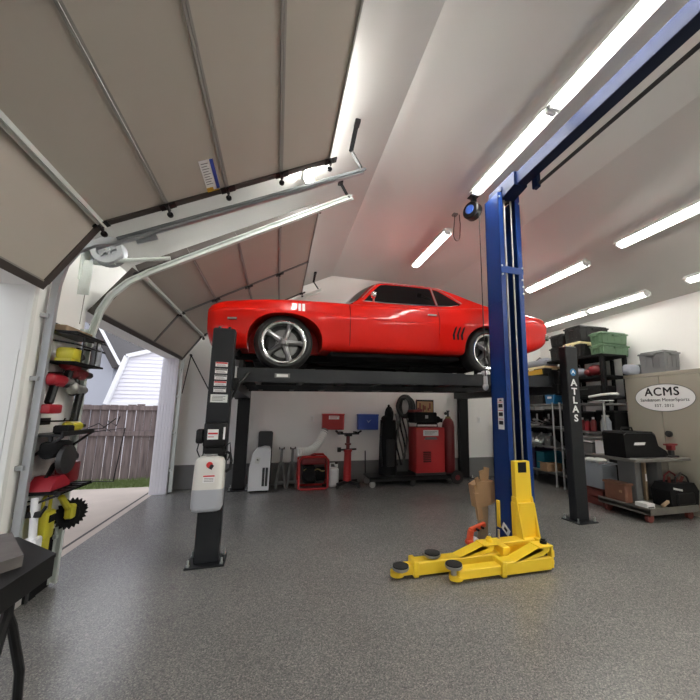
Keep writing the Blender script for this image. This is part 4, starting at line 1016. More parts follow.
# transmission jack
tj = thing('transmission_jack', 'red upright transmission jack with black head below the wall boxes', 'jack', (1.30, 6.38, 0))
part('ram', B().cyl((1.30, 6.38, .10), (1.30, 6.38, .62), .075, .065, 20).cyl((1.30, 6.38, .62), (1.30, 6.38, .66), .08, .08, 20), REDP, tj)
part('piston', B().cyl((1.30, 6.38, .66), (1.30, 6.38, .93), .035).cyl((1.30, 6.38, .74), (1.30, 6.38, .77), .06), REDD, tj)
part('saddle', B().box(1.10, 1.50, 6.33, 6.43, .93, .955, .004).bar((1.12, 6.38, .95), (1.06, 6.34, 1.0), .03, .03).bar((1.48, 6.38, .95), (1.54, 6.34, 1.0), .03, .03).box(1.24, 1.36, 6.31, 6.45, .90, .94).box(1.14, 1.19, 6.30, 6.46, .955, .985).box(1.41, 1.46, 6.30, 6.46, .955, .985), BLK, tj)
part('arm', B().bar((1.12, 6.34, .655), (1.46, 6.40, .66), .035, .03).box(1.10, 1.16, 6.31, 6.37, .62, .70), BLK, tj)
bs = B()
for a in (0.4, 1.97, 3.54, 5.11): bs.bar((1.30, 6.38, .09), (1.30+.27*math.cos(a+.3), 6.38+.26*math.sin(a+.3), .07), .05, .05)
part('base', bs, BLK, tj)
for a in (0.4, 1.97, 3.54, 5.11):
    x, y = 1.30+.27*math.cos(a+.3), 6.38+.26*math.sin(a+.3); part('caster', B().cyl((x, y-.015, .032), (x, y+.015, .032), .032).box(x-.012, x+.012, y-.02, y+.02, .04, .075), STEELD, tj)
# welding cart
wc = thing('tool_cart', 'low black rolling cart along the back wall under the torch sets', 'cart', (2.6, 6.35, 0))
part('deck', B().box(1.66, 3.52, 6.12, 6.62, .15, .185, .006).box(1.66, 3.52, 6.12, 6.14, .11, .19), BLK, wc)
for x in (1.72, 2.50):
    for y in (6.16, 6.56): part('caster', B().cyl((x, y-.018, .055), (x, y+.018, .055), .055, seg=20).box(x-.02, x+.02, y-.026, y+.026, .06, .15, .004), STEEL if x < 2 else STEELD, wc)
for y in (6.11, 6.60): part('wheel', B().lathe([(.03, -.02), (.08, -.025), (.125, -.02), (.13, 0), (.125, .02), (.08, .025), (.03, .02)], (3.40, y, .13), (0, 1, 0), 28).mat(1).cyl((3.40, y-.03, .13), (3.40, y+.03, .13), .05), [RUB, REDD], wc)
part('handle', B().tube([(1.70, 6.60, .18), (1.70, 6.64, .60)], .012, 8), BLK, wc)
# black tall torch stand on the cart
tsd = thing('narrow_bag', 'tall black narrow bag standing at the left of the rolling cart', 'bag', (2.08, 6.38, .185))
part('bag', B().lathe([(0, .187), (.17, .187), (.175, .22), (.165, .70), (.15, 1.15), (.15, 1.20), (.12, 1.19), (0, 1.17)], (2.08, 6.38, 0), (0, 0, 1), 24), BLKM, tsd)
part('hood', B().ell((2.10, 6.38, 1.30), (.09, .08, .17)).ell((2.06, 6.38, 1.22), (.12, .10, .08)).box(2.07, 2.11, 6.35, 6.40, 1.40, 1.50, .015), BLKM, tsd)
part('strap', B().tube([(1.93, 6.30, 1.15), (1.89, 6.25, .9), (1.90, 6.24, .6), (1.93, 6.26, .35)], .018, 8), BLK, tsd)
part('pocket', B().box(2.0, 2.16, 6.195, 6.23, .35, .85, .02), BLK, tsd)
# coiled cables on the wall
cw = thing('cable_coil', 'coiled black cables hanging on the wall between black bag and red welder', 'cable coil', (2.53, 6.72, 1.45))
hk = part('hook', B().box(2.50, 2.56, 6.72, YB-.001, 1.60, 1.70, .004).tube([(2.53, 6.70, 1.66), (2.53, 6.60, 1.64), (2.53, 6.58, 1.69)], .012, 8), STEELD, cw)
for k in range(9):
    rx, rz2 = .125+.018*(k % 4), .18+.022*(k % 3); cx_ = 2.49+.012*k
    part('coil', B().tube([(cx_+rx*math.sin(t), 6.60+.011*k, 1.47+rz2*math.cos(t)) for t in [2*PI*q/28 for q in range(28)]], .022, 8, closed=True), RUB if k % 3 else STEELD, cw)
for k in range(7):
    x = 2.32+.04*k; pts = [(x+.06*math.sin(k+q*.9), 6.64+.01*(k % 3), 1.32-q*.17) for q in range(7)]
    part('dangling_cable', B().tube(pts, .018, 8), (MGREY, RUB, STEELD)[k % 3], cw)
# welder
we = thing('welder', 'red box welder on the rolling cart below the lift', 'welder', (2.92, 6.36, .185))
part('body', B().box(2.58, 3.18, 6.16, 6.58, .20, 1.07, .02, seg=2), REDP, we)
part('base', B().box(2.57, 3.19, 6.15, 6.59, .186, .225, .005), DGREY, we)
s = B().box(2.72, 3.04, 6.153, 6.162, .91, 1.02, .004); s.mat(1)
for q in range(3): s.box(2.75, 3.01-.05*q, 6.150, 6.154, .985-q*.022, .992-q*.022)
part('nameplate', s, [WHITEP, INK], we, 'white name plate')
part('control_panel', B().prism([(2.74, .84), (3.02, .84), (2.99, .885), (2.77, .885)], 6.152, 6.161), MGREY, we)
v = B()
for q in range(6): v.box(2.72, 2.88, 6.152, 6.161, .42+q*.035, .44+q*.035)
part('vent', v, BLKM, we)
part('handle', B().tube([(2.68, 6.37, 1.07), (2.68, 6.37, 1.13), (3.12, 6.37, 1.13), (3.12, 6.37, 1.07)], .014, 8), BLK, we)
th = thing('tool_bag', 'dark open tool box lying on top of the red welder', 'tool box', (2.86, 6.42, 1.145))
part('box', B().box(2.58, 3.06, 6.24, 6.60, 1.146, 1.36, .02), BLKM, th)
part('lid', B().obox((2.66, 6.42, 1.385), (.20, .30, .05), (0, -.08, 0), .01), REDD, th)
part('latch', B().box(2.80, 2.86, 6.232, 6.242, 1.24, 1.30), STEEL, th)
single('grinder', B().ell((3.10, 6.34, 1.215), (.08, .07, .07)).cyl((3.08, 6.34, 1.21), (3.20, 6.30, 1.20), .04), BLKM, 'small black grinder on the right end of the red welder', 'grinder', (3.10, 6.34, 1.146))
pc = thing('poster', 'small colourful picture in a dark frame on the wall above the welder', 'picture', (3.03, YB, 1.40))
part('frame', B().box(2.82, 3.22, 6.735, YB, 1.30, 1.62, .004), BLK, pc)
a_ = B().box(2.84, 3.20, 6.731, 6.736, 1.32, 1.585); a_.mat(1)
for q in range(9): a_.box(2.85+.038*q, 2.88+.038*q, 6.7285, 6.732, 1.35+.02*(q*7 % 5), 1.45+.02*(q*5 % 6)); a_.mat(1+q % 3)
part('print', a_, [CARD, REDD, COPPER, BROWNRED], pc, sharp=0)
gc = thing('gas_cylinder', 'tall dark red gas cylinder at the right end of the cart', 'gas cylinder', (3.48, 6.40, .185))
part('bottle', B().lathe([(0, .186), (.12, .186), (.125, .20), (.125, 1.08), (.11, 1.17), (.07, 1.23), (.04, 1.26), (.04, 1.28), (0, 1.28)], (3.38, 6.40, 0), (0, 0, 1), 28), REDD, gc)
part('valve', B().cyl((3.38, 6.40, 1.28), (3.38, 6.40, 1.38), .02).cyl((3.38, 6.40, 1.33), (3.30, 6.36, 1.34), .014).cyl((3.30, 6.36, 1.34), (3.28, 6.30, 1.34), .03).cyl((3.38, 6.40, 1.38), (3.38, 6.40, 1.40), .035), STEELD, gc)
part('neck_ring', B().lathe([(.04, 1.245), (.055, 1.245), (.055, 1.275), (.04, 1.275)], (3.38, 6.40, 0), (0, 0, 1), 20), COPPER, gc)
bp_ = thing('black_duffel', 'dark heap of hose hanging behind the blue column at the back wall', 'hose', (4.72, 6.62, 0))
part('coil', B().tube([(4.72+.09*math.sin(q*1.9), 6.60+.05*math.cos(q*1.9), .052+.035*q) for q in range(30)], .05, 8), BLKM, bp_)

# ------------------------------------------------------------------ cardboard, orange hook beside the blue column
cb_ = thing('cardboard_bundle', 'crumpled brown cardboard pieces propped against the blue column', 'cardboard', (2.2, 3.5, 0))
part('carton', B().prism([(2.155, .34), (2.33, .37), (2.40, .42), (2.37, .62), (2.20, .62), (2.12, .58)], 3.44, 3.56).prism([(2.12, .50), (2.17, .50), (2.22, .24), (2.16, .22)], 3.43, 3.47), CARD, cb_, sharp=20)
part('flap', B().obox((2.235, 3.46, .66), (.06, .012, .16), (.15, -.25, .1)).obox((2.31, 3.50, .68), (.07, .012, .16), (-.1, .2, 0)).obox((2.165, 3.44, .60), (.05, .012, .14), (.1, -.35, .2)), CARD, cb_)
part('prop', B().prism([(2.20, 0), (2.29, 0), (2.31, .38), (2.215, .38)], 3.47, 3.53), WOOD, cb_)
oh = thing('tow_hook', 'small orange steel hook lying on the floor left of the blue column', 'hook', (2.10, 3.42, 0))
part('arm', B().bar((2.02, 3.40, .03), (2.045, 3.40, .145), .05, .06, bev=.01).bar((2.03, 3.40, .135), (2.25, 3.46, .17), .045, .05, bev=.008).box(1.985, 2.06, 3.36, 3.44, 0, .05, .012), ORANGE, oh)
part('roller', B().cyl((2.085, 3.36, .035), (2.085, 3.43, .035), .035, seg=18), TRIM, oh, 'white roller')
part('hole', B().cyl((2.11, 3.401, .147), (2.11, 3.36, .147), .012).cyl((2.18, 3.42, .155), (2.18, 3.38, .155), .012), BLK, oh)

# ------------------------------------------------------------------ right wall: lockers, shelves, totes
def locker(y0, y1, lab, sign=False):
    x0, x1, zt = 5.60, 6.07, 2.02
    r = thing('locker', lab, 'locker', (x1-.2, (y0+y1)/2, 0), group='tan steel lockers')
    part('body', B().box(x0+.02, x1, y0, y1, .0, zt, .006).box(x0-.005, x1, y0-.003, y1+.003, zt-.05, zt+.005, .004), BEIGE, r)
    ym = (y0+y1)/2; ds = []
    for a, b in ((y0+.015, ym-.003), (ym+.003, y1-.015)):
        ds.append(part('door', B().box(x0, x0+.02, a, b, .08, zt-.055, .004), BEIGE, r))
    if sign:
        part('lock', B().cyl((x0-.03, ym-.07, 1.10), (x0, ym-.07, 1.10), .045, seg=20).cyl((x0-.045, ym-.07, 1.10), (x0-.03, ym-.07, 1.10), .03, seg=16), STEELD, ds[0], 'dark round lock')
        sg = B(); n = 48
        # oval sign facing -x, split by the door seam
        cy, cz, ry, rz2 = 3.77, 1.635, .42, .205
        pts = [(cy+ry*math.cos(2*PI*k/n), cz+rz2*math.sin(2*PI*k/n)) for k in range(n)]
        sg.prism(pts, x0-.003, x0-.0005, plane='yz')
        sgn = part('sign', sg, WHITEP, r, 'white oval sign with black lettering', sharp=0)
        bd = B(); bd.tube([(x0-.0035, a, b) for a, b in pts], .005, 6, closed=True); part('border', bd, MGREY, sgn)
        FM = lambda y, z: Matrix.Translation((x0-.0045, y, z)) @ Matrix(((0, 0, -1, 0), (-1, 0, 0, 0), (0, 1, 0, 0), (0, 0, 0, 1)))
        t = B(); [t.text('ACMS', .175, FM(cy+.02+d, cz+.085+e), .0015, 0.0, spacing=1.12) for d, e in ((-.003, 0), (.003, 0), (0, .003), (0, -.003))]
        part('lettering', t, INK, sgn, sharp=0)
        t = B(); t.text('Sandstrom MotorSports', .068, FM(cy-.0, cz-.035), .001, 0.0, spacing=1.02); part('lettering', t, INK, sgn, sharp=0)
        t = B(); t.text('EST. 2012', .06, FM(cy-.0, cz-.12), .001, 0.0, spacing=1.1); part('lettering', t, INK, sgn, sharp=0)
    return r
locker(3.26, 4.36, 'tan double door steel locker carrying the oval sign', True)
locker(2.14, 3.245, 'tan steel locker cut off by the right edge of the photo')
def tote(name, lab, x0, x1, y0, y1, z0, z1, body, lidm=None, group=None, lidc=None, ribs=True):
    r = thing(name, lab, 'storage tote', ((x0+x1)/2, (y0+y1)/2, z0), group=group)
    t = .02; h = z1-z0; lz = z1-.045
    b = B(); n0 = len(b.v); b.box(x0+.015, x1-.015, y0+.015, y1-.015, z0+.001, lz, .012)
    cx_, cy_ = (x0+x1)/2, (y0+y1)/2
    for i, p in enumerate(b.v):
        k = 1 - .07*(1-(p[2]-z0)/h); b.v[i] = (cx_+(p[0]-cx_)*k, cy_+(p[1]-cy_)*k, p[2])
    if ribs:
        for q in range(3):
            yy = y0+(y1-y0)*(q+1)/4; b.box(x0+.016, x0+.03, yy-.012, yy+.012, z0+h*.25, lz)
            xx = x0+(x1-x0)*(q+1)/4; b.box(xx-.012, xx+.012, y0+.016, y0+.03, z0+h*.25, lz)
    part('tub', b, body, r)
    l = B().box(x0+.004, x1-.004, y0+.004, y1-.004, lz-.006, lz+.022, .008).box(x0+.03, x1-.03, y0+.03, y1-.03, lz+.02, z1, .01)
    part('lid', l, lidm or body, r, lidc)
    part('handle', B().box(x0-.012, x0+.02, (y0+y1)/2-.06, (y0+y1)/2+.06, lz-.035, lz-.006, .004).box((x0+x1)/2-.06, (x0+x1)/2+.06, y0-.012, y0+.02, lz-.035, lz-.006, .004), lidm or body, r)
    return r
# steel wire shelving
def shelf(lab, y0, y1, levels, zt, x0=5.15, x1=5.75):
    r = thing('shelf_unit', lab, 'shelf', ((x0+x1)/2, (y0+y1)/2, 0))
    for x in (x0, x1):
        for y in (y0, y1):
            part('post', B().cyl((x, y, 0), (x, y, zt), .017, seg=12).cyl((x, y, 0), (x, y, .03), .025, seg=12), STEEL, r)
    for z in levels:
        s = B().box(x0-.012, x0+.012, y0, y1, z-.035, z, .003).box(x1-.012, x1+.012, y0, y1, z-.035, z, .003).box(x0, x1, y0-.012, y0+.012, z-.035, z, .003).box(x0, x1, y1-.012, y1+.012, z-.035, z, .003)
        s.box(x0+.01, x1-.01, y0+.01, y1-.01, z-.014, z-.002)
        part('shelf', s, MGREY, r)
    return r
shelf('steel shelf unit behind the blue column loaded with black totes and car parts', 5.48, 6.68, (.26, .74, 1.12, 1.56), 1.58)
shelf('steel shelf unit right of the black lettered post holding bottles and boxes', 4.39, 5.30, (.24, .72, 1.08, 1.56), 1.58)
# on far unit: top
tote('storage_tote', 'black tote with amber front on the far shelf top, beside the blue column', 5.18, 5.68, 5.75, 6.35, 1.561, 1.99, TOTEB)
am = tote('storage_tote', 'black tote with amber front and pale lid under the grey bag, behind the car tail', 5.17, 5.70, 5.66, 6.40, 1.992, 2.34, TOTEB, PALEY, lidc='pale yellow lid', ribs=False)
part('front_panel', B().prism([(5.72, 2.12), (6.34, 2.12), (6.30, 2.27), (5.74, 2.27)], 5.172, 5.195, plane='yz'), AMBER, am, 'amber front panel')
gb = thing('grey_bag', 'light grey folded bag lying on the pale yellow lid behind the car tail', 'bag', (5.4, 5.95, 2.34))
part('bag', B().box(5.22, 5.62, 5.73, 6.30, 2.341, 2.48, .05, seg=3).ell((5.40, 5.85, 2.46), (.17, .17, .07)), GREYC, gb)
part('strap', B().tube([(5.30, 5.78, 2.46), (5.28, 5.88, 2.53), (5.32, 6.05, 2.48)], .012, 6), MGREY, gb)
bb_ = thing('blue_bin', 'bright blue open bin on the shelf end left of the lettered post', 'bin', (5.30, 5.55, 1.56))
part('bin', B().prism([(5.455, 1.561), (5.655, 1.561), (5.68, 1.80), (5.43, 1.80)], 5.16, 5.42, plane='yz').box(5.15, 5.43, 5.42, 5.69, 1.785, 1.81, .004), BLUT, bb_)
part('label_holder', B().box(5.150, 5.158, 5.50, 5.60, 1.66, 1.70), WHITE, bb_)
sp_ = thing('spray_bottle', 'black spray can standing beside the blue bin', 'spray can', (5.25, 5.40, 1.56))
# far unit: car parts heap
parts_spots = [(5.30, 6.45, .741), (5.28, 6.20, .741), (5.30, 5.95, .741), (5.30, 5.70, .741), (5.32, 6.35, 1.121), (5.30, 6.05, 1.121), (5.32, 5.75, 1.121)]
plabs = ['grey cast engine part at the far end of the middle shelf', 'shiny ribbed pipe cluster on the middle shelf', 'bright silver manifold on the middle shelf', 'dull metal bracket at the near end of the middle shelf',
         'dark pump body at the far end of the upper shelf', 'bundle of thin silver rods on the upper shelf', 'dark hose coil at the near end of the upper shelf']
for i, ((x, y, z), lb) in enumerate(zip(parts_spots, plabs)):
    r = thing('car_part', lb, 'car part', (x, y, z), group='car parts on the far shelves')
    m = (MGREY, STEEL, GALV, MGREY, STEELD, STEEL, RUB)[i]; b = B(); z += .001
    if i in (0, 4): b.box(x-.12, x+.12, y-.10, y+.10, z, z+.16, .03).cyl((x, y, z+.15), (x, y, z+.25), .05)
    elif i in (1, 2):
        for q in range(4): b.tube([(x-.13, y-.10+.06*q, z+.03), (x-.06, y-.10+.065*q, z+.13), (x+.08, y-.08+.05*q, z+.20)], .026, 10)
        b.box(x+.04, x+.14, y-.12, y+.12, z, z+.21, .02); b.cyl((x-.13, y-.11, z+.03), (x-.13, y+.13, z+.03), .03)
    elif i == 3: b.prism([(x-.12, z), (x+.12, z), (x+.12, z+.05), (x-.05, z+.19), (x-.12, z+.19)], y-.08, y+.06)
    elif i == 5:
        for q in range(6): b.cyl((x-.12+.04*q, y-.16, z+.015+.03*(q % 2)), (x-.1+.04*q, y+.14, z+.02+.05*(q % 3)), .012, seg=8)
    else: b.tube([(x+.11*math.cos(q*.7), y+.11*math.sin(q*.7), z+.025+.006*q) for q in range(24)], .022, 8)
    part('casting', b, m, r)
    part('fitting', B().cyl((x-.06, y-.05, z+.10), (x-.16, y-.05, z+.12), .022, seg=10).cyl((x+.02, y+.05, z+.12), (x+.02, y+.05, z+.24), .018, seg=8), STEEL, r)
def bin_(lab, x0, x1, y0, y1, z0, z1, m):
    r = thing('storage_bin', lab, 'bin', ((x0+x1)/2, (y0+y1)/2, z0), group='bins on the low far shelf')
    b = B().box(x0, x1, y0, y1, z0+.001, z0+.012).box(x0, x0+.012, y0, y1, z0+.001, z1).box(x1-.012, x1, y0, y1, z0+.001, z1).box(x0, x1, y0, y0+.012, z0+.001, z1).box(x0, x1, y1-.012, y1, z0+.001, z1)
    part('tub', b, m, r); part('rim', B().box(x0-.01, x0+.004, y0-.01, y1+.01, z1-.02, z1).box(x0, x1, y0-.01, y0+.004, z1-.02, z1), m, r)
bin_('dark bin at the far end of the low shelf behind the blue column', 5.20, 5.68, 6.36, 6.62, .26, .60, TOTEB)
bin_('dark purple bin on the low shelf behind the blue column', 5.20, 5.68, 6.08, 6.33, .26, .64, PURP)
bin_('teal bin on the low shelf left of the two steel posts', 5.20, 5.68, 5.82, 6.05, .26, .60, TEAL)
cbx = thing('cardboard_box', 'brown cardboard box sticking out of the low shelf', 'box', (5.22, 5.72, .26))
part('carton', B().box(5.06, 5.40, 5.60, 5.80, .261, .41, .004), CARD, cbx)
part('flap', B().obox((5.055, 5.70, .425), (.10, .19, .006), (0, .25, 0)), CARD, cbx)
# near unit: bottles
for i, (y, m, h, lb) in enumerate([(5.18, TRIM, .24, 'tall pale roll at the far end of the bottle shelf'), (5.02, REDT, .17, 'short red bottle beside the pale roll'), (4.92, REDD, .21, 'dark red bottle, middle of the red ones'), (4.82, REDT, .19, 'red bottle left of the near steel post'),
                                    (4.70, REDD, .22, 'dark red bottle just left of the near steel post'), (4.97, WHITE, .09, 'small white cup in front of the red bottles')]):
    x = 5.26 if i != 5 else 5.19; z = 1.081
    r = thing('bottle' if i not in (0, 5) else ('paper_roll' if i == 0 else 'cup'), lb, 'bottle' if i not in (0, 5) else ('roll' if i == 0 else 'cup'), (x, y, z))
    rd = .045 if i else .055
    if i == 5: part('cup', B().lathe([(0, 0), (.03, 0), (.038, h), (.033, h), (.027, .01), (0, .01)], (x, y, z), (0, 0, 1), 18), m, r)
    else: part('body', B().lathe([(0, 0), (rd, 0), (rd, h*.75), (rd*.5, h*.9), (rd*.4, h*.93), (0, h*.93)] if i else [(0, 0), (rd, 0), (rd, h*1.3), (.02, h*1.3), (.02, h*1.28), (0, h*1.28)], (x, y, z), (0, 0, 1), 18), m, r)
    if 0 < i < 5: part('cap', B().cyl((x, y, z+h*.92), (x, y, z+h*1.08), rd*.45, seg=12), BLK if i % 2 else WHITE, r)
jr = thing('glass_jar', 'cloudy clear jar on the bottle shelf right of the near steel post', 'jar', (5.30, 4.48, 1.08))
part('jar', B().lathe([(0, .001), (.07, .001), (.08, .03), (.08, .17), (.055, .22), (.05, .25), (0, .25)], (5.30, 4.50, 1.08), (0, 0, 1), 22), CLEAR, jr)
part('lid', B().cyl((5.30, 4.50, 1.33), (5.30, 4.50, 1.36), .055), STEEL, jr)
wb = thing('white_box', 'white cardboard box with brown end on the mid shelf', 'box', (5.25, 4.50, .72))
part('carton', B().box(5.17, 5.40, 4.46, 4.62, .721, .94, .003), WHITE, wb)
part('end_flap', B().box(5.17, 5.40, 4.445, 4.46, .721, .94, .002).mat(1).cyl((5.26, 4.444, .84), (5.26, 4.44, .84), .03), [CARD, BLK], wb, 'brown end')
gbx = thing('grey_box', 'flat grey box on the mid shelf left of the white box', 'box', (5.3, 4.85, .72))
part('box', B().box(5.16, 5.6, 4.68, 5.05, .721, .88, .01), MGREY, gbx); part('lid', B().box(5.15, 5.61, 4.67, 5.06, .88, .90, .004), DGREY, gbx)
single('white_sheet', B().obox((5.28, 4.85, .925), (.30, .34, .02), (0.05, -.1, .1), .003), WHITEP, 'flat white sheet lying on the grey box', 'sheet', (5.28, 4.85, .90))
single('silver_tube', B().tube([(5.15, 5.05, .97), (5.18, 4.75, .985), (5.2, 4.45, 1.0)], .028, 10), STEEL, 'silver tube lying above the white box', 'tube', (5.18, 4.75, .94))
# clear bin on a red brown crate in front of the shelf
cr_ = thing('wooden_crate', 'red brown low crate on the floor under the clear plastic bin', 'crate', (4.98, 4.50, 0))
k = B()
for q in range(2): k.box(4.78, 5.10, 4.20, 4.215, .02+.11*q, .11+.11*q).box(4.78, 5.10, 4.785, 4.80, .02+.11*q, .11+.11*q).box(4.78, 4.795, 4.20, 4.80, .02+.11*q, .11+.11*q).box(5.085, 5.10, 4.20, 4.80, .02+.11*q, .11+.11*q)
k.box(4.79, 5.09, 4.21, 4.79, .0, .02)
part('slats', k, BROWNRED, cr_)
part('corner_post', B().box(4.795, 4.82, 4.215, 4.24, 0, .235).box(4.795, 4.82, 4.76, 4.785, 0, .235).box(5.06, 5.085, 4.215, 4.24, 0, .235), BROWNRED, cr_)
cbn = thing('clear_bin', 'cloudy clear plastic bin with grey contents beside the lettered post', 'bin', (4.95, 4.5, .24))
part('tub', B().box(4.80, 5.10, 4.20, 4.78, .241, .60, .03, seg=2), CLEAR, cbn)
part('lid', B().box(4.79, 5.11, 4.19, 4.79, .60, .625, .008), CLEAR, cbn)
part('contents', B().box(4.83, 5.07, 4.24, 4.74, .26, .45, .05).ell((4.92, 4.4, .45), (.09, .11, .06)).ell((4.98, 4.62, .45), (.08, .10, .08)), GREYC, cbn)
single('cloth_heap', B().ell((4.94, 4.36, .655), (.10, .10, .04)).ell((4.93, 4.50, .65), (.08, .09, .035)).box(4.85, 5.0, 4.55, 4.70, .627, .65, .01), TRIM, 'pale crumpled cloth on the lid of the clear bin', 'cloth', (4.94, 4.4, .626))
for q, (x0, x1, y0, y1, z0, z1, lb) in enumerate([(5.50, 5.73, 5.52, 6.05, .741, 1.06, 'black box at the back of the middle far shelf, nearer end'), (5.50, 5.73, 6.10, 6.64, .741, 1.05, 'black box at the back of the middle far shelf, farther end'),
    (5.52, 5.73, 5.52, 6.10, 1.121, 1.46, 'black box at the back of the upper far shelf, nearer end'), (5.52, 5.73, 6.15, 6.64, 1.121, 1.44, 'black box at the back of the upper far shelf, farther end'),
    (5.42, 5.72, 4.43, 4.78, 1.081, 1.44, 'black box behind the cloudy jar'), (5.42, 5.73, 4.82, 5.26, 1.081, 1.42, 'black box behind the red bottles'), (5.20, 5.70, 4.43, 5.24, .241, .62, 'long black box on the lowest near shelf'), (5.42, 5.72, 4.43, 4.66, .721, 1.0, 'black box behind the white carton with brown end')]):
    r = thing('storage_box', lb, 'box', ((x0+x1)/2, (y0+y1)/2, z0), group='black boxes on the steel shelves')
    part('box', B().box(x0, x1, y0, y1, z0, z1-.03, .008), BLKM, r); part('lid', B().box(x0-.004, x1+.004, y0-.004, y1+.004, z1-.03, z1, .006), TOTEB, r)
# top of near unit: black plastic rack with shelves
rk_ = thing('plastic_rack', 'black plastic shelf rack standing on the steel shelf under the green totes', 'rack', (5.5, 4.75, 1.58))
for x in (5.20, 5.70):
    for y in (4.395, 5.24): part('leg', B().box(x-.03, x+.03, y-.03, y+.03, 1.582, 2.38, .006), BLKM, rk_)
for z in (1.63, 1.98, 2.34): part('shelf', B().box(5.17, 5.73, 4.365, 5.27, z, z+.045, .006), BLKM, rk_)
mt = [('red_cloth', 'reddish cloth bundle on the black rack middle shelf', 5.30, 4.60, 2.026, REDD, (.12, .14, .10)), ('grey_cloth', 'grey cloth bundle on the black rack left of the reddish one', 5.30, 4.95, 2.026, GREYC, (.12, .15, .09))]
for nm, lb, x, y, z, m, rr in mt: single(nm, B().ell((x, y, z+rr[2]+.001), rr).ell((x-.03, y+.1, z+rr[2]*.7+.001), (rr[0]*.8, rr[1]*.6, rr[2]*.7)), m, lb, 'cloth', (x, y, z))
tb_ = thing('tool_case', 'black tool case on the lower shelf of the black rack', 'case', (5.36, 4.8, 1.676))
part('case', B().box(5.20, 5.60, 4.50, 5.10, 1.677, 1.86, .02), BLK, tb_); part('handle', B().tube([(5.19, 4.70, 1.80), (5.16, 4.72, 1.80), (5.16, 4.88, 1.80), (5.19, 4.90, 1.80)], .01, 6), DGREY, tb_)
# trim panels lying at the rack foot
tp = thing('trim_panel', 'long pale grey trim piece lying across the shelf end near the locker', 'trim panel', (5.45, 4.28, 1.63))
part('panel', B().tube([(5.12, 4.62, 1.66), (5.13, 4.40, 1.69), (5.16, 4.26, 1.70), (5.28, 4.22, 1.70)], .022, 10).box(5.12, 5.22, 4.25, 4.60, 1.585, 1.60), TRIM, tp)
part('backing', B().tube([(5.13, 4.60, 1.61), (5.14, 4.40, 1.63), (5.18, 4.25, 1.64), (5.30, 4.21, 1.64)], .025, 10), BLK, tp)
# totes high up
tote('storage_tote', 'lower green storage tote on top of the black rack', 5.36, 5.99, 4.48, 4.78, 2.386, 2.60, TOTEG, group='stacked green totes')
tote('storage_tote', 'upper green storage tote stacked on the other green tote', 5.36, 5.99, 4.49, 4.77, 2.601, 2.82, TOTEG, group='stacked green totes')
cs_ = thing('shelf_stack', 'black plastic shelf tower behind the lettered post carrying the high black totes', 'shelf', (5.6, 5.25, 0))
for x in (5.84, 6.04):
    for y in (4.90, 5.66): part('leg', B().box(x-.025, x+.025, y-.025, y+.025, 0, 2.38, .005), BLKM, cs_)
part('shelf', B().box(5.28, 6.06, 4.86, 5.70, 2.386, 2.42, .006), BLKM, cs_)
tote('storage_tote', 'black tote with pale yellow lid under the high black totes, behind the lettered post', 5.30, 5.78, 4.88, 5.30, 2.421, 2.71, TOTEB, PALEY, lidc='pale yellow lid')
tote('storage_tote', 'black tote beside the yellow lidded one, below the farther high tote', 5.32, 5.80, 5.33, 5.68, 2.421, 2.70, TOTEB)
tote('storage_tote', 'topmost black tote right under the low ceiling light, nearer one', 5.30, 6.02, 4.87, 5.27, 2.711, 3.02, TOTEB)
tote('storage_tote', 'topmost black tote farther from the lockers, toward the car tail', 5.32, 5.95, 5.30, 5.66, 2.701, 2.95, TOTEB)
tote('storage_tote', 'grey lidded storage tote standing on the tan locker', 5.68, 6.05, 3.74, 4.165, 2.026, 2.38, TOTEY)
gt = thing('grey_roll', 'blue grey rolled tarp lying on the left end of the tan locker', 'roll', (5.84, 4.27, 2.06))
part('roll', B().box(5.50, 6.03, 4.18, 4.325, 2.027, 2.20, .06, seg=4), GREYC, gt)
part('strap', B().box(5.74, 5.78, 4.174, 4.331, 2.0265, 2.206, .02), MGREY, gt)

# ------------------------------------------------------------------ welding cart in front of the lockers
wt = thing('work_cart', 'heavy steel work cart with a lower deck in front of the tan locker', 'cart', (5.0, 3.8, 0))
part('table_top', B().box(4.50, 5.52, 3.45, 4.10, .755, .795, .006), pm('worn_steel_top', (.20, .19, .175), .45, .4, var=.25, vscale=14), wt)
for x in (4.86, 5.27): part('column', B().box(x-.05, x+.05, 3.70, 3.96, .19, .755, .008), MGREY, wt)
part('deck', B().box(4.62, 5.50, 3.42, 4.15, .125, .165, .006).box(4.62, 5.50, 3.41, 3.43, .105, .19, .004).box(4.62, 4.64, 3.41, 4.15, .105, .19, .004).box(4.80, 5.40, 3.69, 3.97, .165, .19), pm('greasy_deck', (.15, .14, .12), .6, .2, var=.3, vscale=9), wt)
for x in (4.70, 5.42):
    for y in (3.49, 4.06): part('caster', B().cyl((x, y-.02, .055), (x, y+.02, .055), .055, seg=18).box(x-.03, x+.03, y-.03, y+.03, .07, .126, .004), BROWNRED, wt)
for q, (x, lb) in enumerate(((5.05, 'pale wooden bar standing upright between the cart columns'),)):
    single('wooden_bar', B().box(x-.02, x+.02, 3.74, 3.78, .191, .752, .003).mat(1).box(x-.012, x+.012, 3.736, 3.74, .45, .55), [WOOD, WHITEP], lb, 'wooden bar', (x, 3.76, .19))
single('steel_rod', B().bar((4.92, 3.47, .195), (5.25, 3.50, .31), .035, .035, bev=.004), WOOD, 'brown bar leaning low on the cart deck', 'bar', (5.0, 3.48, .17))
bg_ = thing('tool_case', 'black soft tool case with a white label on the cart top', 'case', (4.85, 3.72, .795))
part('case', B().prism([(4.52, .797), (5.30, .797), (5.26, .88), (5.12, .95), (5.08, 1.10), (5.02, 1.145), (4.54, 1.145), (4.50, 1.12)], 3.58, 3.90), BLKM, bg_, sharp=30)
part('label', B().prism([(4.67, .965), (4.86, .965), (4.88, 1.0), (4.69, 1.0)], 3.574, 3.581), WHITEP, bg_, 'white label')
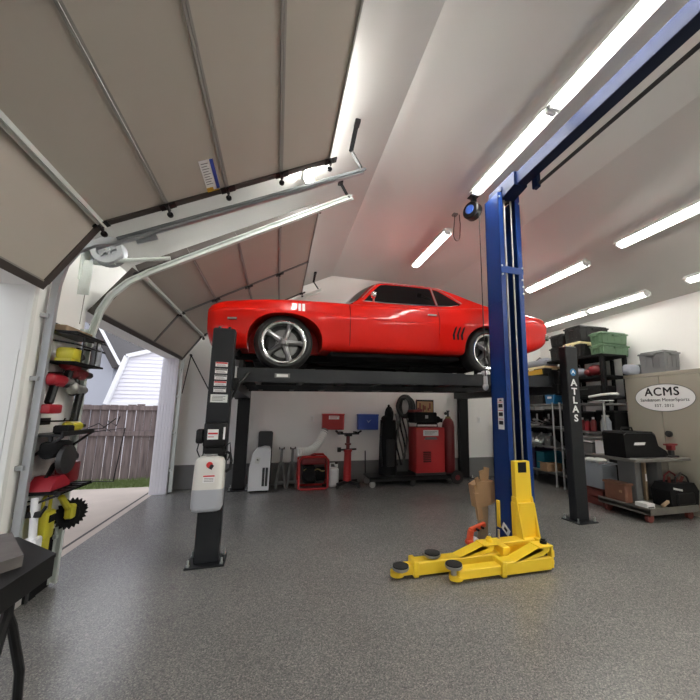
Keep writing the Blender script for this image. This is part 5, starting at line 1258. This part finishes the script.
part('handle', B().tube([(4.66, 3.74, 1.14), (4.68, 3.74, 1.19), (4.86, 3.74, 1.19), (4.88, 3.74, 1.14)], .012, 8), BLK, bg_)
part('zip', B().tube([(4.505, 3.577, 1.10), (4.54, 3.577, 1.125), (5.02, 3.577, 1.125), (5.07, 3.577, 1.09)], .005, 6), DGREY, bg_)
vs_ = thing('bench_vise', 'small dark vise near the right end of the cart top', 'vise', (5.32, 3.55, .795))
part('base', B().box(5.24, 5.40, 3.51, 3.61, .796, .82, .006).box(5.29, 5.35, 3.53, 3.59, .82, .90, .01), STEELD, vs_)
part('jaw', B().box(5.22, 5.42, 3.53, 3.59, .955, .98, .004).box(5.28, 5.36, 3.52, 3.60, .89, .96, .008), REDD, vs_)
tcb = thing('terracotta_tub', 'terracotta coloured plastic tub on the left of the cart deck', 'tub', (4.74, 3.95, .165))
part('tub', B().box(4.66, 4.785, 3.74, 4.08, .166, .42, .02), TERRA, tcb); part('rim', B().box(4.65, 4.795, 3.73, 4.09, .40, .43, .006), TERRA, tcb)
part('strap', B().box(4.652, 4.793, 3.80, 3.84, .30, .33), CARD, tcb)
single('white_carton', B().box(4.645, 4.78, 3.46, 3.62, .166, .235, .004).mat(1).box(4.66, 4.765, 3.459, 3.46, .18, .20), [WHITEP, MGREY], 'small white carton at the near left corner of the cart deck', 'carton', (4.71, 3.54, .166))
single('small_wrenches', B().bar((4.56, 3.55, .80), (4.72, 3.50, .80), .02, .01).bar((4.58, 3.62, .802), (4.50+.06, 3.75, .802), .02, .012).cyl((4.72, 3.50, .797), (4.72, 3.50, .806), .018), STEEL, 'loose steel wrench on the left end of the cart top', 'wrench', (4.6, 3.55, .796))
tbg = thing('tool_carrier', 'black tool bag with looped handles on the right end of the cart deck', 'tool bag', (5.35, 3.52, .165), 0)
part('bag', B().prism([(5.06, .1665), (5.54, .1665), (5.58, .36), (5.50, .47), (5.12, .47), (5.03, .38)], 3.435, 3.68), BLKM, tbg, sharp=30)
for y in (3.46, 3.60): part('handle', B().tube([(5.18, y, .46), (5.20, y, .55), (5.30, y, .60), (5.40, y, .55), (5.44, y, .46)], .012, 8), REDD if y > 3.5 else BLK, tbg)
part('label', B().prism([(5.10, .40), (5.26, .37), (5.26, .395), (5.10, .425)], 3.429, 3.436), TRIM, tbg)
part('pocket', B().box(5.14, 5.46, 3.41, 3.44, .20, .35, .012), BLK, tbg)
for q, x in enumerate((5.18, 5.29, 5.38)): part('tool_handle', B().cyl((x, 3.53, .46), (x-.03+.03*q, 3.51, .545), .018), BROWNRED, tbg)
bpy.data.objects.remove(sp_)
# ------------------------------------------------------------------ tools on the pier between the doors (wall plane x = XL)
W0 = XL
def wp(y, z, o=0.0): return (W0+o, y, z)
rk2 = thing('wire_tool_rack', 'black wire rack with a pale box shelf at the top of the tool wall', 'rack', (W0, 3.15, 1.9))
b = B(); b.box(W0, W0+.20, 2.97, 3.40, 1.915, 1.93, .003); b.box(W0, W0+.012, 2.97, 3.40, 1.915, 2.0)
for z in (1.86, 1.93): b.tube([(W0+.005, 2.97, z), (W0+.21, 2.97, z-.03), (W0+.21, 3.39, z-.03), (W0+.005, 3.39, z)], .007, 6)
for y in (3.05, 3.25): b.tube([(W0+.21, y, 1.90), (W0+.21, y, 1.70), (W0+.005, y, 1.70)], .006, 6)
part('wire_frame', b, BLK, rk2)
part('tray', B().box(W0+.01, W0+.215, 2.97, 3.385, 1.69, 1.705, .003), BLKM, rk2)
single('wooden_strip', B().box(W0+.015, W0+.12, 2.99, 3.36, 1.931, 1.975, .004), WOOD, 'flat wooden strip lying on the top wire rack', 'board', (W0+.12, 3.17, 1.931))
yt = thing('yellow_tool', 'small yellow power tool inside the top wire rack', 'power tool', (W0+.12, 3.06, 1.706))
part('body', B().box(W0+.07, W0+.19, 2.985, 3.12, 1.72, 1.81, .025, seg=2).box(W0+.08, W0+.18, 2.98, 3.10, 1.706, 1.725), YELT, yt); part('motor', B().cyl((W0+.13, 3.11, 1.76), (W0+.13, 3.19, 1.76), .035).cyl((W0+.13, 3.19, 1.76), (W0+.13, 3.24, 1.76), .018), STEELD, yt)
sc = thing('spray_can', 'pale grey spray can at the right end of the top wire rack', 'spray can', (W0+.18, 3.32, 1.706))
part('can', B().lathe([(0, .001), (.035, .001), (.036, .01), (.036, .15), (.02, .17), (0, .17)], (W0+.18, 3.32, 1.706), (0, 0, 1), 20), GREYC, sc); part('cap', B().cyl((W0+.18, 3.32, 1.875), (W0+.18, 3.32, 1.91), .022), WHITE, sc)
def drill(y, z, lab, s=1, dark=False, bat=True, name='cordless_drill', L=.24, m=REDT):
    r = thing(name, lab, 'power tool', (W0+.04, y, z), group='red power tools on the tool wall')
    x = W0+.075
    part('hanger', B().tube([(W0, y, z+.05), (W0+.10, y, z+.055), (W0+.11, y, z+.08)], .006, 6).tube([(W0, y+.05, z+.05), (W0+.10, y+.05, z+.055), (W0+.11, y+.05, z+.08)], .006, 6), BLK, r)
    part('motor_housing', B().cyl((x, y-.09*s, z), (x, y+.06*s, z), .043, .040, 18).ell((x, y-.09*s, z), (.043, .03, .043)).box(x-.035, x+.035, y-.05, y+.05, z-.05, z+.01, .012), REDD if dark else m, r)
    part('nose', B().cyl((x, y+.06*s, z), (x, y+(.06+L*.4)*s, z), .035, .028, 16).cyl((x, y+(.06+L*.4)*s, z), (x, y+(.06+L*.55)*s, z), .012, .012, 8), STEELD if dark else MGREY, r)
    part('grip', B().bar((x, y-.02*s, z-.03), (x, y-.06*s, z-.18), .05, .042, up=(0, 1, 0), bev=.012), BLK, r)
    if bat: part('battery', B().box(x-.045, x+.045, y-.12*s if s > 0 else y-.03, y+.03 if s > 0 else y+.12, z-.245, z-.18, .012, seg=2), m, r)
    return r
drill(3.22, 1.70, 'red impact wrench directly under the top wire rack', 1, False, False, L=.30)
drill(3.33, 1.64, 'dark red tool hanging right of the impact wrench', 1, True, False, 'ratchet_gun', L=.26)
drill(3.06, 1.57, 'red drill with dark grip and a red battery, left of the tool wall', 1, False, True, L=.28)
g1 = thing('grease_gun', 'silver and black gun shaped tool beside the red drill', 'power tool', (W0+.05, 3.27, 1.45))
part('head', B().cyl((W0+.08, 3.26, 1.52), (W0+.08, 3.42, 1.51), .042, .034, 16).ell((W0+.08, 3.26, 1.52), (.045, .04, .05)), STEEL, g1)
part('grip', B().bar((W0+.08, 3.38, 1.50), (W0+.08, 3.33, 1.22), .045, .055, up=(0, 1, 0), bev=.012), BLK, g1)
part('hook', B().tube([(W0, 3.34, 1.56), (W0+.09, 3.34, 1.56)], .006, 6), BLK, g1)
pb_ = thing('peg_hook', 'empty black hook below the red drill', 'hook', (W0, 3.1, 1.27))
part('prong', B().tube([(W0, 3.08, 1.265), (W0+.14, 3.08, 1.27), (W0+.15, 3.08, 1.29)], .006, 6).tube([(W0, 3.16, 1.265), (W0+.14, 3.16, 1.27), (W0+.15, 3.16, 1.29)], .006, 6), BLK, pb_); part('plate', B().box(W0, W0+.006, 3.05, 3.19, 1.24, 1.29), BLK, pb_)
# shelf with black saw and yellow tool
sh2 = thing('tool_shelf', 'black metal shelf half way down the tool wall', 'shelf', (W0, 3.15, 1.17))
part('plate', B().box(W0, W0+.20, 2.965, 3.40, 1.165, 1.18, .003).box(W0+.195, W0+.205, 2.965, 3.40, 1.165, 1.20), BLK, sh2)
for y in (2.98, 3.36): part('bracket', B().bar((W0+.005, y, 1.0), (W0+.20, y, 1.165), .02, .015), BLK, sh2)
cs2 = thing('circular_saw', 'black circular saw hanging under the black shelf', 'saw', (W0+.1, 3.03, 1.05))
part('motor', B().box(W0+.07, W0+.19, 2.96, 3.17, 1.03, 1.13, .03, seg=2).cyl((W0+.125, 2.97, 1.06), (W0+.12, 3.20, 1.06), .05), BLKM, cs2); part('guard', B().cyl((W0+.19, 3.05, 1.0), (W0+.22, 3.05, 1.0), .10, seg=28), STEELD, cs2); part('handle', B().tube([(W0+.12, 3.14, 1.10), (W0+.12, 3.24, 1.06), (W0+.12, 3.22, .98), (W0+.12, 3.12, .98)], .018, 8), BLK, cs2)
part('hanger', B().bar((W0+.12, 3.0, 1.10), (W0+.12, 3.0, 1.1645), .02, .02), BLK, cs2)
yb = thing('yellow_drill', 'yellow and black drill lying on the black shelf', 'power tool', (W0+.14, 3.2, 1.18))
part('body', B().cyl((W0+.15, 3.12, 1.225), (W0+.15, 3.26, 1.225), .04, .036, 16).box(W0+.12, W0+.18, 3.14, 3.22, 1.182, 1.20), YELT, yb); part('chuck', B().cyl((W0+.15, 3.26, 1.225), (W0+.15, 3.34, 1.225), .026, .018, 14), BLK, yb); part('battery', B().box(W0+.11, W0+.20, 3.02, 3.12, 1.181, 1.24, .01), BLKM, yb)
cp = thing('wire_bundle', 'tangle of thin black wire sticking out right of the black shelf', 'wire', (W0+.2, 3.40, 1.2))
part('wire', B().tube([(W0+.15, 3.36, 1.19), (W0+.22, 3.42, 1.24), (W0+.30, 3.45, 1.17), (W0+.27, 3.46, 1.26), (W0+.34, 3.44, 1.22), (W0+.36, 3.44, 1.30)], .004, 6).tube([(W0+.15, 3.38, 1.19), (W0+.26, 3.40, 1.20), (W0+.33, 3.44, 1.28), (W0+.24, 3.46, 1.20)], .004, 6), BLK, cp)
# lower wire shelf with the red tool
sh3 = thing('wire_shelf', 'black wire shelf holding the red case tool, low on the tool wall', 'shelf', (W0, 3.15, .80))
b = B().box(W0, W0+.22, 2.965, 3.40, .770, .780, .002)
b.tube([(W0+.12, 3.40, .78), (W0+.36, 3.46, .76), (W0+.40, 3.46, 1.20), (W0+.12, 3.40, 1.16)], .005, 6)
for k in range(6): b.tube([(W0+.01, 2.98+.08*k, .784), (W0+.24, 2.98+.08*k, .784)], .004, 6)
part('wire_frame', b, BLK, sh3)
for y in (2.975, 3.39): part('brace', B().bar((W0+.01, y, .68), (W0+.24, y, .775), .015, .015), BLK, sh3)
rs = thing('red_sander', 'bright red wedge shaped tool lying on the low wire shelf', 'power tool', (W0+.13, 3.05, .79))
part('body', B().prism([(2.96, .796), (3.20, .796), (3.19, .83), (3.11, .885), (3.04, .885), (2.98, .83)], W0+.04, W0+.18, plane='yz'), REDT, rs, sharp=30); part('grip', B().tube([(W0+.11, 3.04, .87), (W0+.11, 3.10, .95), (W0+.11, 3.18, .98)], .016, 8), BLK, rs); part('sole', B().box(W0+.03, W0+.19, 2.955, 3.21, .790, .797), BLKM, rs)
dr2 = thing('dark_red_tool', 'dark red boxy tool behind the red wedge, right end of the low shelf', 'power tool', (W0+.12, 3.33, .79))
part('body', B().box(W0+.04, W0+.15, 3.25, 3.395, .791, .95, .02, seg=2), REDD, dr2); part('grip', B().box(W0+.06, W0+.14, 3.27, 3.38, .95, 1.02, .02), BLK, dr2)
# lowest row: white bar tool, yellow saw, hedge blade
bar2 = thing('black_arm_bracket', 'black flat arm bracket under the low wire shelf', 'bracket', (W0, 3.0, .66))
part('arm', B().box(W0, W0+.15, 2.955, 2.975, .63, .67, .004).box(W0, W0+.012, 2.955, 3.10, .63, .67), BLK, bar2); part('prong', B().cyl((W0+.145, 2.965, .65), (W0+.17, 2.965, .70), .01), BLK, bar2)
wp_ = thing('white_pole_tool', 'white long handled tool hanging left of the yellow chainsaw', 'garden tool', (W0+.1, 2.97, .5))
part('shaft', B().cyl((W0+.12, 2.99, .33), (W0+.10, 2.97, .76), .022, seg=12).box(W0+.07, W0+.15, 2.94, 3.03, .30, .50, .012), WHITE, wp_); part('hanger', B().tube([(W0, 2.97, .73), (W0+.12, 2.97, .74)], .006, 6), BLK, wp_)
ys = thing('yellow_chainsaw', 'yellow cordless chainsaw hanging low on the tool wall', 'garden tool', (W0+.15, 3.12, .45))
part('body', B().box(W0+.05, W0+.14, 3.05, 3.17, .44, .64, .02, seg=2).box(W0+.06, W0+.13, 3.06, 3.16, .34, .46, .015), YELT, ys)
part('front_handle', B().tube([(W0+.10, 3.07, .64), (W0+.10, 3.07, .73), (W0+.10, 3.11, .76), (W0+.10, 3.15, .73), (W0+.10, 3.15, .64)], .011, 8), YELT, ys)
part('battery', B().box(W0+.138, W0+.148, 3.08, 3.14, .56, .61, .003), BLKM, ys, 'black battery'); part('motor_cover', B().box(W0+.06, W0+.13, 3.07, 3.15, .26, .345, .01), BLKM, ys)
part('guide_bar', B().box(W0+.09, W0+.10, 3.08, 3.14, .06, .28, .004), BLKM, ys)
part('hanger', B().tube([(W0, 3.11, .765), (W0+.11, 3.11, .755)], .006, 6), BLK, ys)
hb_ = thing('yellow_trimmer', 'yellow hedge trimmer with a black toothed disc, right of the chainsaw', 'garden tool', (W0+.15, 3.33, .55))
part('body', B().bar((W0+.10, 3.27, .70), (W0+.11, 3.38, .58), .04, .04, bev=.01).box(W0+.085, W0+.145, 3.37, 3.43, .50, .61, .012), YELT, hb_)
td = B(); n = 22; pts = []
for k in range(n*2): a = 2*PI*k/(n*2); r = .120 if k % 2 else .098; pts.append((3.41+r*math.cos(a), .555+r*math.sin(a)))
RD = Matrix.Translation((W0+.10, 3.44, .53)) @ Matrix.Rotation(math.radians(-38), 4, 'Z') @ Matrix.Translation((0, -3.41, -.555)); td.prism(pts, 0, .014, RD, plane='yz'); td.ell((.02, 3.41, .555), (.025, .06, .06), M=RD)
part('toothed_disc', td, BLKM, hb_, sharp=15)
part('guard_tip', B().bar((W0+.10, 3.50, .52), (W0+.13, 3.62, .53), .02, .04, bev=.005), BLK, hb_)
part('hanger', B().tube([(W0, 3.28, .70), (W0+.10, 3.28, .695)], .006, 6), BLK, hb_)
bd_ = thing('black_board', 'narrow black board on the wall foot below the chainsaw', 'board', (W0+.01, 3.35, .2))
part('panel', B().box(W0+.001, W0+.02, 3.18, 3.455, .0, .42, .003), BLKM, bd_); part('edge', B().box(W0+.02, W0+.03, 3.18, 3.20, .0, .42), DGREY, bd_)

# ------------------------------------------------------------------ black table at lower left with stone slab
tab = thing('side_table', 'black flat table in the lower left corner with a grey slab on it', 'table', (-1.35, 1.3, 0))
TP = [(-1.62, .72), (-.885, .72), (-.885, 1.895), (-1.17, 2.16), (-1.62, 2.16)]
part('top', B().prism(TP, .735, .75, plane='xy'), BLK, tab, sharp=15)
part('apron', B().prism([(a*.997-.003, b*.997) for a, b in TP], .662, .735, plane='xy'), BLK, tab, sharp=15)
for y in (0.95, 1.74):
    for s, x in ((1, -.94), (-1, -1.52)):
        part('leg', B().tube([(x, y, .66), (x, y, .60), (x+.005*s, y-.03, .54), (x+.015*s, y-.10, .34), (x+.02*s, y-.13, .0)], .018, 10).tube([(x, y, .60), (x+.005*s, y+.03, .54), (x+.015*s, y+.10, .34), (x+.02*s, y+.13, .0)], .016, 10), BLK, tab)
single('stone_slab', B().prism([(-.935, 1.775), (-1.16, 2.09), (-1.60, 1.80), (-1.60, 1.32), (-1.26, 1.28)], .751, .793, plane='xy'), SLATE, 'rough grey stone slab lying on the black table', 'stone slab', (-1.3, 1.3, .751), sharp=20)
